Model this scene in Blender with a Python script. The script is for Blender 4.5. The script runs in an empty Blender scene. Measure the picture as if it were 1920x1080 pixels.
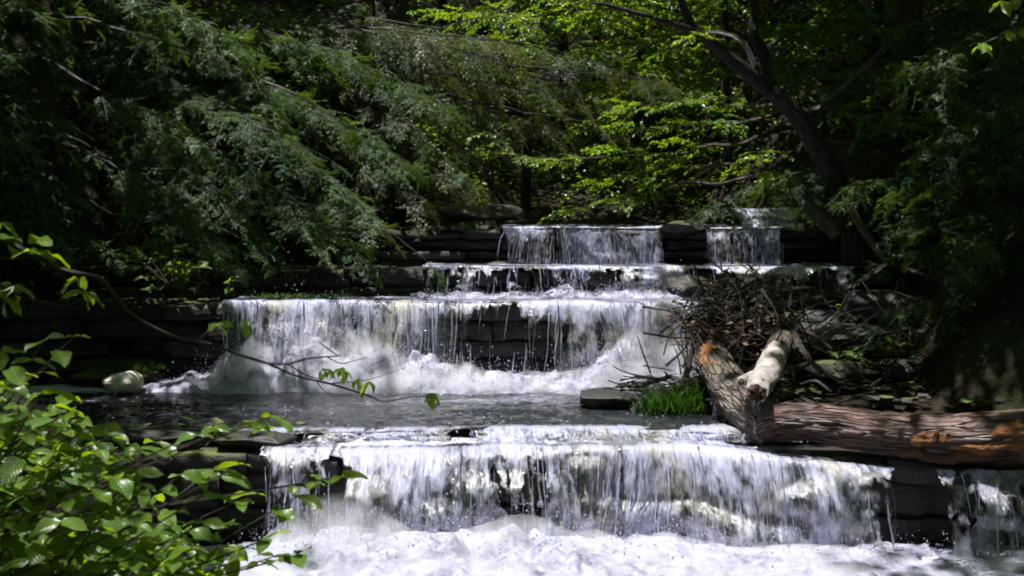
import bpy, math, random
import numpy as np
from mathutils import Matrix, Vector

# ------------------------------------------------------------------ camera, sky, sun, exposure
SC = bpy.context.scene
COL = SC.collection
EYE = 2.4                                   # eye height above the lowest water
FPX = 2318.0                                # focal length in pixels of the 1920 wide photograph
PITCH = math.atan(140.0 / FPX)
cam_d = bpy.data.cameras.new('camera')
cam = bpy.data.objects.new('camera', cam_d)
COL.objects.link(cam)
cam.location = (0, 0, EYE)
cam.rotation_euler = (math.pi / 2 - PITCH, 0, 0)
cam_d.sensor_width = 36.0
cam_d.lens = 36.0 * FPX / 1920.0
cam_d.clip_start = 0.05
cam_d.clip_end = 400
cam_d.dof.use_dof = True
cam_d.dof.focus_distance = 10.8
cam_d.dof.aperture_fstop = 5.6
SC.camera = cam

SUN = Vector((-0.20, -0.06, 0.97)).normalized()
world = bpy.data.worlds.new('World')
SC.world = world
world.use_nodes = True
wn = world.node_tree.nodes
wl = world.node_tree.links
wn.clear()
sky = wn.new('ShaderNodeTexSky')
sky.sky_type = 'NISHITA'
sky.sun_disc = False
sky.sun_elevation = math.asin(SUN.z)
sky.sun_rotation = math.atan2(SUN.x, SUN.y)
bg = wn.new('ShaderNodeBackground')
bg.inputs['Strength'].default_value = 0.05
wo = wn.new('ShaderNodeOutputWorld')
wl.new(sky.outputs[0], bg.inputs[0])
wl.new(bg.outputs[0], wo.inputs[0])
sun_d = bpy.data.lights.new('sun', 'SUN')
sun_d.energy = 5.0
sun_d.angle = math.radians(0.5)
sun_d.color = (1.0, 0.975, 0.96)
sun = bpy.data.objects.new('sun', sun_d)
sun.rotation_euler = SUN.to_track_quat('Z', 'Y').to_euler()
sun.location = SUN * 60
COL.objects.link(sun)
SC.view_settings.view_transform = 'Standard'
SC.view_settings.look = 'None'
SC.view_settings.exposure = 0.95
SC.view_settings.gamma = 1.0
SC.view_settings.use_curve_mapping = False
SC.render.engine = 'CYCLES'
SC.cycles.use_denoising = True
SC.cycles.max_bounces = 7
SC.cycles.diffuse_bounces = 3
SC.cycles.glossy_bounces = 3
SC.cycles.transmission_bounces = 4
SC.cycles.transparent_max_bounces = 14
SC.cycles.sample_clamp_indirect = 4.0
SC.cycles.sample_clamp_direct = 0.0
SC.cycles.caustics_reflective = False
SC.cycles.caustics_refractive = False
SC.cycles.filter_width = 1.9
SC.cycles.volume_bounces = 3

# ------------------------------------------------------------------ helpers
rng = np.random.default_rng(7)
random.seed(7)
CP, SP = math.cos(PITCH), math.sin(PITCH)


def at(px, py, Y):
    """World point at distance Y in front of the camera that projects near photo pixel (px, py)."""
    u, v = (px - 960) / FPX, (540 - py) / FPX
    d = Vector((u, CP + v * SP, -SP + v * CP))
    d *= Y / d.y
    return Vector((d.x, Y, EYE + d.z))


def hash3(i, j, k, seed):
    h = (i * 374761393 + j * 668265263 + k * 2147483647 + seed * 1274126177) & 0xFFFFFFFF
    h = ((h ^ (h >> 13)) * 1274126177) & 0xFFFFFFFF
    h = ((h ^ (h >> 16)) * 2246822519) & 0xFFFFFFFF
    h = h ^ (h >> 15)
    return (h & 0xFFFFFF) / float(0xFFFFFF) * 2 - 1


def noise(x, y, z=0.0, seed=0):
    x, y, z = np.broadcast_arrays(np.asarray(x, float), np.asarray(y, float), np.asarray(z, float))
    xi, yi, zi = np.floor(x).astype(np.int64), np.floor(y).astype(np.int64), np.floor(z).astype(np.int64)
    fx, fy, fz = x - xi, y - yi, z - zi
    fx, fy, fz = fx * fx * (3 - 2 * fx), fy * fy * (3 - 2 * fy), fz * fz * (3 - 2 * fz)
    r = 0
    for a in (0, 1):
        for b in (0, 1):
            for c in (0, 1):
                w = (fx if a else 1 - fx) * (fy if b else 1 - fy) * (fz if c else 1 - fz)
                r = r + w * hash3(xi + a, yi + b, zi + c, seed)
    return r


def fbm(x, y, z=0.0, seed=0, oct=4):
    r, a, f = 0, 1.0, 1.0
    for o in range(oct):
        r = r + a * noise(np.asarray(x) * f, np.asarray(y) * f, np.asarray(z) * f, seed + o * 17)
        a *= 0.5
        f *= 2.03
    return r / 1.7


def smooth(e0, e1, x):
    t = np.clip((np.asarray(x, float) - e0) / (e1 - e0), 0, 1)
    return t * t * (3 - 2 * t)


def mesh(name, V, F, mats=(), uv=None, mi=None, attr=None, shade=True):
    """V (n,3); F (m,3|4) array or list of such arrays; uv per vertex; mi material index per face; attr {name: per-vertex value}."""
    V = np.asarray(V, np.float32)
    Fs = F if isinstance(F, list) else [F]
    Fs = [np.asarray(f, np.int32) for f in Fs if len(f)]
    me = bpy.data.meshes.new(name)
    me.vertices.add(len(V))
    me.vertices.foreach_set('co', V.ravel())
    loops = np.concatenate([f.ravel() for f in Fs])
    tot = np.concatenate([np.full(len(f), f.shape[1], np.int32) for f in Fs])
    st = np.concatenate([[0], np.cumsum(tot)[:-1]]).astype(np.int32)
    me.loops.add(len(loops))
    me.loops.foreach_set('vertex_index', loops)
    me.polygons.add(len(tot))
    me.polygons.foreach_set('loop_start', st)
    if mi is not None:
        me.polygons.foreach_set('material_index', np.asarray(mi, np.int32))
    me.polygons.foreach_set('use_smooth', np.full(len(tot), shade, bool))
    if uv is not None:
        l = me.uv_layers.new(name='UVMap')
        l.data.foreach_set('uv', np.asarray(uv, np.float32)[loops].ravel())
    for k, v in (attr or {}).items():
        a = me.attributes.new(k, 'FLOAT', 'POINT')
        a.data.foreach_set('value', np.asarray(v, np.float32))
    for m in mats if isinstance(mats, (list, tuple)) else (mats,):
        me.materials.append(m)
    me.update()
    me.validate()
    return me


def link(name, me, parent=None, M=None):
    o = bpy.data.objects.new(name, me)
    COL.objects.link(o)
    if parent is not None:
        o.parent = parent
    if M is not None:
        o.matrix_local = M
    return o


def tag(o, label=None, cat=None, group=None, kind=None):
    if label: o['label'] = label
    if cat: o['category'] = cat
    if group: o['group'] = group
    if kind: o['kind'] = kind
    return o


def thing(name, loc, label, cat, group=None):
    o = bpy.data.objects.new(name, None)
    o.empty_display_size = 0.1
    COL.objects.link(o)
    o.location = loc
    return tag(o, label, cat, group)


def rel(root, M):
    """local matrix under root (root carries only a location) for world matrix M"""
    return Matrix.Translation(-Vector(root.location)) @ M


class Acc:
    """collects pieces of geometry into one mesh"""
    def __init__(self):
        self.V, self.F3, self.F4, self.U, self.n, self.m3, self.m4 = [], [], [], [], 0, [], []

    def add(self, V, F, uv=None, m=0):
        V = np.asarray(V, float)
        F = np.asarray(F, int)
        self.V.append(V)
        self.U.append(np.zeros((len(V), 2)) if uv is None else np.asarray(uv, float))
        if F.shape[1] == 3:
            self.F3.append(F + self.n); self.m3.append(np.full(len(F), m))
        else:
            self.F4.append(F + self.n); self.m4.append(np.full(len(F), m))
        self.n += len(V)

    def mesh(self, name, mats, shade=True):
        F, mi = [], []
        if self.F3: F.append(np.concatenate(self.F3)); mi += self.m3
        if self.F4: F.append(np.concatenate(self.F4)); mi += self.m4
        return mesh(name, np.concatenate(self.V), F, mats, np.concatenate(self.U), np.concatenate(mi), None, shade)


def spline(P, n):
    """Catmull-Rom through points (any dimension), n samples"""
    P = np.asarray(P, float)
    if len(P) == 2:
        t = np.linspace(0, 1, n)[:, None]
        return P[0] * (1 - t) + P[1] * t
    Q = np.vstack([2 * P[0] - P[1], P, 2 * P[-1] - P[-2]])
    t = np.linspace(0, len(P) - 1 - 1e-9, n)
    i = t.astype(int)
    f = (t - i)[:, None]
    a, b, c, d = Q[i], Q[i + 1], Q[i + 2], Q[i + 3]
    return 0.5 * (2 * b + (c - a) * f + (2 * a - 5 * b + 4 * c - d) * f ** 2 + (3 * b - a - 3 * c + d) * f ** 3)


def tube(P, R, seg=8, rough=0.0, seed=0, cap=True, fx=3.0):
    """tapered tube along points with bark-like radius noise -> V, F, uv"""
    P = np.asarray(P, float)
    R = np.broadcast_to(np.asarray(R, float), (len(P),))
    T = np.gradient(P, axis=0)
    T /= np.linalg.norm(T, axis=1)[:, None] + 1e-9
    up = np.array([0, 0, 1.0]) if abs(T[0][2]) < 0.9 else np.array([1.0, 0, 0])
    N = np.zeros_like(P)
    n = up - T[0] * np.dot(up, T[0])
    for i in range(len(P)):
        n = n - T[i] * np.dot(n, T[i])
        n /= np.linalg.norm(n) + 1e-9
        N[i] = n
    B = np.cross(T, N)
    a = np.linspace(0, 2 * np.pi, seg, endpoint=False)
    L = np.concatenate([[0], np.cumsum(np.linalg.norm(np.diff(P, axis=0), axis=1))])
    ca, sa = np.cos(a)[None, :], np.sin(a)[None, :]
    RR = R[:, None] * np.ones((1, seg))
    if rough:
        k = R.max()
        RR = RR * (1 + rough * fbm(ca * 1.6 + 5, sa * 1.6 + 9, L[:, None] / k / fx, seed, 4)
                   + rough * 0.45 * fbm(ca * 5, sa * 5, L[:, None] / k / fx * 1.4, seed + 5, 3))
    V = P[:, None, :] + RR[:, :, None] * (ca[..., None] * N[:, None, :] + sa[..., None] * B[:, None, :])
    V = V.reshape(-1, 3)
    i, j = np.meshgrid(np.arange(len(P) - 1), np.arange(seg), indexing='ij')
    j2 = (j + 1) % seg
    F = np.stack([i * seg + j, i * seg + j2, (i + 1) * seg + j2, (i + 1) * seg + j], -1).reshape(-1, 4)
    uv = np.stack([np.broadcast_to(a / (2 * np.pi), RR.shape), np.broadcast_to(L[:, None], RR.shape)], -1).reshape(-1, 2)
    if cap:
        n0 = len(V)
        V = np.vstack([V, P[0], P[-1]])
        uv = np.vstack([uv, [0.5, 0], [0.5, L[-1]]])
        jj = np.arange(seg)
        m = (len(P) - 1) * seg
        c0 = np.stack([np.full(seg, n0), (jj + 1) % seg, jj, jj], -1)
        c1 = np.stack([np.full(seg, n0 + 1), m + jj, m + (jj + 1) % seg, m + (jj + 1) % seg], -1)
        return V, F, uv, np.vstack([c0, c1])[:, :3]
    return V, F, uv, np.zeros((0, 3), int)


def add_tube(acc, P, R, seg=6, rough=0.0, seed=0, m=0, n=None, cap=True):
    if n:
        P = spline(P, n)
        R = np.interp(np.linspace(0, 1, n), np.linspace(0, 1, len(np.atleast_1d(R))), np.atleast_1d(R))
    V, F, uv, C = tube(P, R, seg, rough, seed, cap)
    acc.add(V, F, uv, m)
    if len(C):
        acc.F3.append(C + acc.n - len(V)); acc.m3.append(np.full(len(C), m))


def grid(nx, ny):
    i, j = np.meshgrid(np.arange(ny - 1), np.arange(nx - 1), indexing='ij')
    return np.stack([i * nx + j, i * nx + j + 1, (i + 1) * nx + j + 1, (i + 1) * nx + j], -1).reshape(-1, 4)


# ------------------------------------------------------------------ materials
class Mat:
    def __init__(self, name):
        self.m = bpy.data.materials.new(name)
        self.m.use_nodes = True
        self.t = self.m.node_tree
        self.t.nodes.clear()
        self.out = self.n('OutputMaterial')

    def n(self, t, **kw):
        o = self.t.nodes.new('ShaderNode' + t)
        for k, v in kw.items():
            if k in o.inputs: self.set(o.inputs[k], v)
            else: setattr(o, k, v)
        return o

    def set(self, s, v):
        if isinstance(v, bpy.types.NodeSocket): self.t.links.new(v, s)
        elif isinstance(v, tuple) and len(v) == 3 and s.type == 'RGBA': s.default_value = (*v, 1)
        else: s.default_value = v

    def coord(self, kind='Object', scale=(1, 1, 1)):
        c = self.n('TexCoord').outputs[kind]
        mp = self.n('Mapping')
        self.set(mp.inputs['Vector'], c)
        mp.inputs['Scale'].default_value = scale
        return mp.outputs[0]

    def tex(self, vec, scale, detail=4, rough=0.55, dist=0.0):
        return self.n('TexNoise', Vector=vec, Scale=scale, Detail=detail, Roughness=rough, Distortion=dist).outputs['Fac']

    def ramp(self, fac, *stops):
        r = self.n('ValToRGB', Fac=fac)
        e = r.color_ramp.elements
        while len(e) < len(stops): e.new(0.5)
        for k, (p, c) in zip(e, stops):
            k.position = p
            k.color = (*c, 1) if isinstance(c, tuple) else (c, c, c, 1)
        return r.outputs[0]

    def mixc(self, f, a, b):
        m = self.n('Mix', data_type='RGBA')
        self.set(m.inputs[0], f); self.set(m.inputs[6], a); self.set(m.inputs[7], b)
        return m.outputs[2]

    def math(self, op, a, b=0.0, clamp=False):
        m = self.n('Math', operation=op, use_clamp=clamp)
        self.set(m.inputs[0], a); self.set(m.inputs[1], b)
        return m.outputs[0]

    def bump(self, h, strength=0.5, dist=0.02, normal=None):
        b = self.n('Bump', Height=h, Strength=strength, Distance=dist)
        if normal is not None: self.set(b.inputs['Normal'], normal)
        return b.outputs[0]

    def mixs(self, f, a, b):
        m = self.n('MixShader')
        self.set(m.inputs[0], f); self.set(m.inputs[1], a); self.set(m.inputs[2], b)
        return m.outputs[0]

    def pr(self, color, rough=0.5, spec=0.5, normal=None, **kw):
        p = self.n('BsdfPrincipled')
        self.set(p.inputs['Base Color'], color)
        self.set(p.inputs['Roughness'], rough)
        self.set(p.inputs['Specular IOR Level'], spec)
        if normal is not None: self.set(p.inputs['Normal'], normal)
        for k, v in kw.items(): self.set(p.inputs[k], v)
        return p.outputs[0]

    def done(self, s):
        self.t.links.new(s, self.out.inputs['Surface'])
        return self.m


def rock_mat(name, dark, light, moss=0.3, rough=(0.3, 0.65)):
    M = Mat(name)
    g = M.n('NewGeometry')
    pos = g.outputs['Position']
    c = M.coord('Object', (1, 1, 5))
    mp = M.n('Mapping'); M.set(mp.inputs['Vector'], pos); mp.inputs['Scale'].default_value = (1.3, 1.3, 9)
    a = M.tex(mp.outputs[0], 1.6, 7, 0.62)
    b = M.tex(pos, 9, 6, 0.65)
    col = M.ramp(a, (0.3, dark), (0.72, light))
    col = M.mixc(M.ramp(b, (0.35, 0.0), (0.75, 0.6)), col, tuple(x * 0.35 for x in dark))
    nz = M.n('SeparateXYZ'); M.set(nz.inputs[0], g.outputs['Normal'])
    mo = M.tex(pos, 2.3, 6, 0.65)
    mf = M.math('MULTIPLY', M.ramp(nz.outputs[2], (0.45, 0.0), (0.85, 1.0)), M.ramp(mo, (0.62 - moss * 0.35, 0.0), (0.72 - moss * 0.25, 1.0)))
    mc = M.mixc(M.tex(pos, 40, 3), (0.035, 0.06, 0.008), (0.12, 0.14, 0.02))
    col = M.mixc(mf, col, mc)
    h = M.math('ADD', M.math('MULTIPLY', a, 1.2), M.math('MULTIPLY', b, 0.5))
    h = M.math('ADD', h, M.math('MULTIPLY', M.tex(pos, 55, 4), 0.25))
    r = M.mixc(mf, M.ramp(b, (0.3, rough[0]), (0.7, rough[1])), (0.9, 0.9, 0.9))
    return M.done(M.pr(col, r, 0.5, M.bump(h, 0.9, 0.03)))


def bark_mat(name, c0, c1, c2, fine=1.0, lichen=0.0):
    M = Mat(name)
    uv0 = M.coord('UV', (9, 3.2 * fine, 1))
    wob = M.n('TexNoise', Vector=uv0, Scale=1.3, Detail=4.0)
    uv = M.mixc(0.35, uv0, wob.outputs['Color'])
    pos = M.coord('Object')
    a = M.tex(uv, 2.2, 8, 0.65, 0.6)
    v = M.n('TexVoronoi', Vector=uv, Scale=2.2, feature='DISTANCE_TO_EDGE')
    M.set(v.inputs['Vector'], M.mixc(0.12, M.coord('UV', (14, 2.4 * fine, 1)), wob.outputs['Color']))
    b = M.tex(pos, 5, 5, 0.6)
    col = M.ramp(a, (0.32, c0), (0.5, c1), (0.68, c2))
    col = M.mixc(M.ramp(b, (0.35, 0.0), (0.7, 0.65)), col, c0)
    if lichen:
        col = M.mixc(M.math('MULTIPLY', M.ramp(M.tex(pos, 7, 5), (0.52, 0.0), (0.62, 1.0)), lichen), col, (0.16, 0.19, 0.07))
    crack = M.ramp(v.outputs['Distance'], (0.0, 0.0), (0.16, 1.0))
    col = M.mixc(M.math('MULTIPLY', M.math('SUBTRACT', 1.0, crack), 0.2), col, tuple(q * 0.4 for q in c0))
    h = M.math('ADD', a, M.math('MULTIPLY', crack, 0.8))
    return M.done(M.pr(col, 0.5, 0.5, M.bump(h, 1.0, 0.03)))


def wood_mat(name, c0, c1, c2):
    M = Mat(name)
    uv = M.coord('Object', (3, 14, 14))
    a = M.tex(uv, 2.0, 8, 0.7, 1.6)
    b = M.tex(M.coord('Object', (9, 60, 60)), 1.5, 5, 0.7, 0.4)
    col = M.ramp(M.math('ADD', M.math('MULTIPLY', a, 0.65), M.math('MULTIPLY', b, 0.35)), (0.36, c0), (0.5, c1), (0.62, c2))
    return M.done(M.pr(col, 0.6, 0.35, M.bump(M.math('ADD', a, b), 1.0, 0.025)))


def leaf_mat(name, c0, c1, t0, t1, trans=0.45, rough=0.38, spec=0.5, veins=False):
    M = Mat(name)
    ri = M.n('ObjectInfo').outputs['Random']
    pos = M.n('NewGeometry').outputs['Position']
    v = M.tex(pos, 3.1, 3)
    f = M.math('ADD', M.math('MULTIPLY', ri, 0.5), M.math('MULTIPLY', v, 0.5))
    fine = M.tex(pos, 23, 2)
    f = M.ramp(M.math('ADD', M.math('MULTIPLY', f, 0.6), M.math('MULTIPLY', fine, 0.4)), (0.3, 0.0), (0.7, 1.0))
    col = M.mixc(f, c0, c1)
    tc = M.mixc(f, t0, t1)
    nrm = None
    if veins:
        s = M.n('SeparateXYZ'); M.set(s.inputs[0], M.n('TexCoord').outputs['UV'])
        ax = M.math('ABSOLUTE', M.math('SUBTRACT', s.outputs[0], 0.5))
        w = M.math('SUBTRACT', M.math('MULTIPLY', s.outputs[1], 8.0), M.math('MULTIPLY', ax, 7.0))
        w = M.math('ABSOLUTE', M.math('SUBTRACT', M.math('FRACT', w), 0.5))
        vein = M.ramp(w, (0.0, 1.0), (0.16, 0.0))
        rib = M.ramp(ax, (0.012, 1.0), (0.035, 0.0))
        vv = M.math('MAXIMUM', vein, rib)
        col = M.mixc(M.math('MULTIPLY', vv, 0.35), col, (0.16, 0.22, 0.06))
        nrm = M.bump(M.math('MULTIPLY', M.math('ADD', w, M.math('MULTIPLY', rib, -0.4)), 1.0), 0.6, 0.006)
    d = M.pr(col, rough, spec, nrm)
    t = M.n('BsdfTranslucent'); M.set(t.inputs[0], tc)
    if nrm is not None: M.set(t.inputs['Normal'], nrm)
    return M.done(M.mixs(trans, d, t.outputs[0]))


def fall_mat(name, tint=(0.66, 0.63, 0.47)):
    """falling water: clear glossy film where the attribute 'foam' is low, aerated white where it is high"""
    M = Mat(name)
    at_ = M.n('Attribute', attribute_name='foam').outputs['Fac']
    uv = M.coord('UV')
    m1 = M.n('Mapping'); M.set(m1.inputs['Vector'], uv); m1.inputs['Scale'].default_value = (26, 5, 1)
    m2 = M.n('Mapping'); M.set(m2.inputs['Vector'], uv); m2.inputs['Scale'].default_value = (70, 16, 1)
    n1 = M.tex(m1.outputs[0], 1.0, 5, 0.6, 0.4)
    n2 = M.tex(m2.outputs[0], 1.0, 4, 0.65, 0.6)
    n = M.math('ADD', M.math('MULTIPLY', n1, 0.6), M.math('MULTIPLY', n2, 0.5))
    f = M.math('ADD', at_, M.math('MULTIPLY', M.math('SUBTRACT', n, 0.55), 2.6), True)
    nr = M.bump(n, 0.9, 0.03)
    tr = M.n('BsdfTransparent'); M.set(tr.inputs[0], (0.80, 0.80, 0.72))
    gl = M.n('BsdfGlossy', Roughness=0.13); M.set(gl.inputs[0], (1, 1, 1)); M.set(gl.inputs['Normal'], nr)
    fr = M.n('Fresnel', IOR=1.33); M.set(fr.inputs['Normal'], nr)
    clear = M.mixs(M.math('ADD', fr.outputs[0], 0.05, True), tr.outputs[0], gl.outputs[0])
    big = M.tex(uv, 2.2, 3)
    wc = M.mixc(M.ramp(big, (0.50, 0.0), (0.72, 1.0)), (0.70, 0.71, 0.92), tint)
    wd = M.pr(wc, 0.22, 0.6, nr)
    tl = M.n('BsdfTranslucent'); M.set(tl.inputs[0], wc)
    white = M.mixs(0.45, wd, tl.outputs[0])
    return M.done(M.mixs(f, clear, white))


def foam_mat(name):
    M = Mat(name)
    pos = M.n('NewGeometry').outputs['Position']
    a = M.tex(pos, 7, 8, 0.68, 0.8)
    b = M.tex(pos, 38, 5, 0.65, 0.3)
    v = M.n('TexVoronoi', Vector=pos, Scale=60.0).outputs['Distance']
    h = M.math('ADD', M.math('ADD', a, M.math('MULTIPLY', b, 0.5)), M.math('MULTIPLY', v, 0.25))
    big = M.tex(M.coord('Object', (1.0, 2.2, 1)), 2.4, 4, 0.6, 1.2)
    col = M.ramp(M.math('ADD', M.math('ADD', M.math('MULTIPLY', a, 0.5), M.math('MULTIPLY', b, 0.2)), M.math('MULTIPLY', big, 0.3)), (0.38, (0.12, 0.12, 0.16)), (0.47, (0.34, 0.34, 0.44)), (0.58, (0.58, 0.575, 0.72)))
    d = M.pr(col, 0.35, 0.5, M.bump(h, 0.6, 0.03))
    t = M.n('BsdfTranslucent'); M.set(t.inputs[0], col)
    return M.done(M.mixs(0.3, d, t.outputs[0]))


def pool_mat(name, foam=0.0):
    M = Mat(name)
    pos = M.n('NewGeometry').outputs['Position']
    mp = M.n('Mapping'); M.set(mp.inputs['Vector'], pos); mp.inputs['Scale'].default_value = (1.0, 2.2, 1)
    a = M.tex(mp.outputs[0], 5, 4, 0.55, 0.8)
    b = M.tex(mp.outputs[0], 22, 3, 0.55, 0.5)
    h = M.math('ADD', a, M.math('MULTIPLY', b, 0.25))
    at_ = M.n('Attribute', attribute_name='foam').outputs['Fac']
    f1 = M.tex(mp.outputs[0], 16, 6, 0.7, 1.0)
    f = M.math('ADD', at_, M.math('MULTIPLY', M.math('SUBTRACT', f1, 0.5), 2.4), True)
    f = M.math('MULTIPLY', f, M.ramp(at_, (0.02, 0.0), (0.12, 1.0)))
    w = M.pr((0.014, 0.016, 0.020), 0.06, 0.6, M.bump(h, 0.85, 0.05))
    wh = M.pr((0.62, 0.62, 0.82), 0.4, 0.4, M.bump(f1, 0.5, 0.02))  # white of the foam and of the painted sky streaks
    return M.done(M.mixs(f, w, wh))


ROCK = rock_mat('wet_dark_shale', (0.012, 0.011, 0.010), (0.055, 0.050, 0.045), 0.1)
ROCK_DRY = rock_mat('mossy_shale', (0.012, 0.011, 0.009), (0.052, 0.046, 0.038), 0.7, (0.5, 0.85))
ROCK_PALE = rock_mat('pale_stone', (0.10, 0.09, 0.075), (0.22, 0.20, 0.17), 0.15, (0.5, 0.8))
ROCK_WHITE = rock_mat('white_quartz_stone', (0.55, 0.48, 0.38), (0.82, 0.80, 0.76), -0.6, (0.4, 0.7))
BARK = bark_mat('dark_bark', (0.008, 0.006, 0.004), (0.022, 0.017, 0.012), (0.05, 0.04, 0.03))
BARK_MOSS = bark_mat('mossy_bark', (0.014, 0.012, 0.007), (0.05, 0.045, 0.02), (0.11, 0.11, 0.045), 1.0, 0.6)
BARK_LOG = bark_mat('pinkish_log_bark', (0.016, 0.008, 0.006), (0.105, 0.050, 0.035), (0.30, 0.18, 0.145), 0.7)
BARK_GREY = bark_mat('grey_weathered_bark', (0.03, 0.024, 0.018), (0.13, 0.10, 0.075), (0.27, 0.22, 0.17), 1.6)
TWIG = bark_mat('twig_bark', (0.045, 0.034, 0.025), (0.13, 0.10, 0.075), (0.26, 0.21, 0.16), 2.0)
PALE_WOOD = wood_mat('bleached_wood', (0.12, 0.085, 0.06), (0.52, 0.46, 0.43), (0.76, 0.72, 0.71))
ORANGE_WOOD = wood_mat('torn_orange_wood', (0.09, 0.028, 0.012), (0.34, 0.13, 0.045), (0.60, 0.31, 0.14))
BROWN_WOOD = wood_mat('rotten_brown_wood', (0.03, 0.016, 0.009), (0.12, 0.06, 0.028), (0.24, 0.14, 0.07))
NEEDLE_OLIVE = leaf_mat('olive_hemlock_needles', (0.035, 0.065, 0.015), (0.08, 0.11, 0.022), (0.12, 0.19, 0.010), (0.30, 0.33, 0.02), 0.45, 0.30, 0.6)
NEEDLE = leaf_mat('hemlock_needles', (0.022, 0.078, 0.022), (0.065, 0.15, 0.030), (0.08, 0.21, 0.010), (0.24, 0.36, 0.015), 0.45, 0.34, 0.5)
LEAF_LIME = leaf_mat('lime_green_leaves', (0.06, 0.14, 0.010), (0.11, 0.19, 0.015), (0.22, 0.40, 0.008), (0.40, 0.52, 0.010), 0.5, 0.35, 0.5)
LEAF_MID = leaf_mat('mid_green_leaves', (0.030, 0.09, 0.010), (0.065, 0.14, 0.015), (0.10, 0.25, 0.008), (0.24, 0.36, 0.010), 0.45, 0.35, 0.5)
LEAF_NEAR = leaf_mat('veined_shrub_leaves', (0.055, 0.13, 0.012), (0.11, 0.19, 0.016), (0.26, 0.44, 0.004), (0.44, 0.58, 0.006), 0.46, 0.33, 0.75, True)
GRASS = leaf_mat('grass_blades', (0.02, 0.05, 0.008), (0.05, 0.10, 0.015), (0.04, 0.12, 0.006), (0.10, 0.21, 0.01), 0.45, 0.45, 0.4)
DEAD = leaf_mat('dead_leaves', (0.10, 0.055, 0.025), (0.24, 0.17, 0.10), (0.12, 0.06, 0.02), (0.22, 0.12, 0.05), 0.25, 0.6, 0.3)
FALL = fall_mat('falling_water')
FOAM = foam_mat('white_foam')
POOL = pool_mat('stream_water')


def ground_mat():
    M = Mat('forest_floor')
    pos = M.n('NewGeometry').outputs['Position']
    a = M.tex(pos, 1.1, 5)
    b = M.tex(pos, 18, 6, 0.7)
    col = M.ramp(b, (0.3, (0.008, 0.006, 0.004)), (0.55, (0.025, 0.018, 0.011)), (0.75, (0.055, 0.04, 0.026)))
    col = M.mixc(M.ramp(a, (0.5, 0.0), (0.66, 0.8)), col, M.mixc(b, (0.015, 0.03, 0.006), (0.05, 0.075, 0.015)))
    return M.done(M.pr(col, 0.85, 0.2, M.bump(b, 1.0, 0.05)))


GROUND = ground_mat()

# ------------------------------------------------------------------ levels of the stream
Z_LOW, Z_POOL, Z_SHELF, Z_MID, Z_UP, Z_TOP = -0.11, 0.645, 0.56, 1.50, 1.81, 2.23
Y_LOW, Y_EDGE, Y_MID, Y_UP, Y_TOP = 9.45, 9.95, 12.5, 13.4, 14.4


def lip_low(x): return Y_LOW - 0.32 * smooth(1.0, 2.9, x) + 0.17 * fbm(np.asarray(x) * 1.5, 3, 0, 11, 4)
def lip_edge(x): return Y_EDGE + 0.06 * fbm(np.asarray(x) * 1.1, 5, 0, 12, 3) - 0.10 * smooth(-0.6, -2.4, x)
def lip_mid(x): return Y_MID + 0.13 * fbm(np.asarray(x) * 1.6, 7, 0, 13, 4)
def lip_up(x): return Y_UP + 0.08 * fbm(np.asarray(x) * 1.4, 9, 0, 14, 3)
def lip_top(x): return Y_TOP + 0.06 * fbm(np.asarray(x) * 1.4, 2, 0, 15, 3)


# ------------------------------------------------------------------ ground: one sheet with the ravine cut into it
def ground_z(x, y):
    x, y = np.asarray(x, float), np.asarray(y, float)
    bed = np.interp(y, [-60, 0, 5, 9.6, 9.9, 12.7, 12.9, 13.6, 13.8, 14.7, 14.9, 18, 40, 70],
                    [-1.2, -0.7, -0.5, -0.5, 0.25, 0.25, 1.05, 1.05, 1.4, 1.4, 1.95, 2.12, 9.0, 22.0])
    xl = np.interp(y, [-60, 1, 4, 8, 9.3, 9.8, 12.3, 13, 14.2, 15, 17, 25, 60], [-3, -1.0, -1.7, -2.25, -2.3, -5.4, -5.6, -5.0, -3.6, -1.2, -0.2, 0.3, 0])
    xr = np.interp(y, [-60, 1, 5, 8.5, 10, 10.8, 12.3, 13.2, 14.2, 15, 17, 25, 60], [4, 2.6, 4.2, 4.9, 4.2, 3.7, 3.7, 4.2, 4.5, 4.0, 3.4, 2.0, 2.0])
    dl, dr = np.maximum(xl - x, 0), np.maximum(x - xr, 0)
    d = np.maximum(dl, dr)
    rise = 0.95 * (1 - np.exp(-d * 0.9)) + 0.62 * d - 0.0055 * d * d * (d < 40)
    near = 1 - smooth(4.5, 8.5, y)                       # the bank the photograph is taken from
    rise = rise * (1 - 0.35 * near * (d > 0))
    bed = bed + 0.50 * smooth(1.5, 2.2, x) * smooth(9.9, 10.5, y) * (1 - smooth(12.45, 12.75, y))
    foot = 1.5 * (1 - smooth(1.2, 3.4, y)) * np.exp(-(x / 5.0) ** 2)
    return bed + rise + foot + 0.16 * fbm(x * 0.7, y * 0.7, 0, 3, 5) * smooth(0, 1.0, d + 0.15)


def build_ground():
    gx = np.concatenate([np.linspace(-60, -9, 35), np.linspace(-8.8, 8.8, 177), np.linspace(9, 60, 35)])
    gy = np.concatenate([np.linspace(-45, -1, 24), np.linspace(-0.6, 22, 190), np.linspace(22.6, 70, 40)])
    X, Y = np.meshgrid(gx, gy)
    Z = ground_z(X, Y)
    V = np.stack([X, Y, Z], -1).reshape(-1, 3)
    o = link('ground', mesh('ground', V, grid(len(gx), len(gy)), GROUND))
    tag(o, 'dark forest floor and ravine banks beside the stepped stream', None, None, 'structure')


build_ground()


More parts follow.
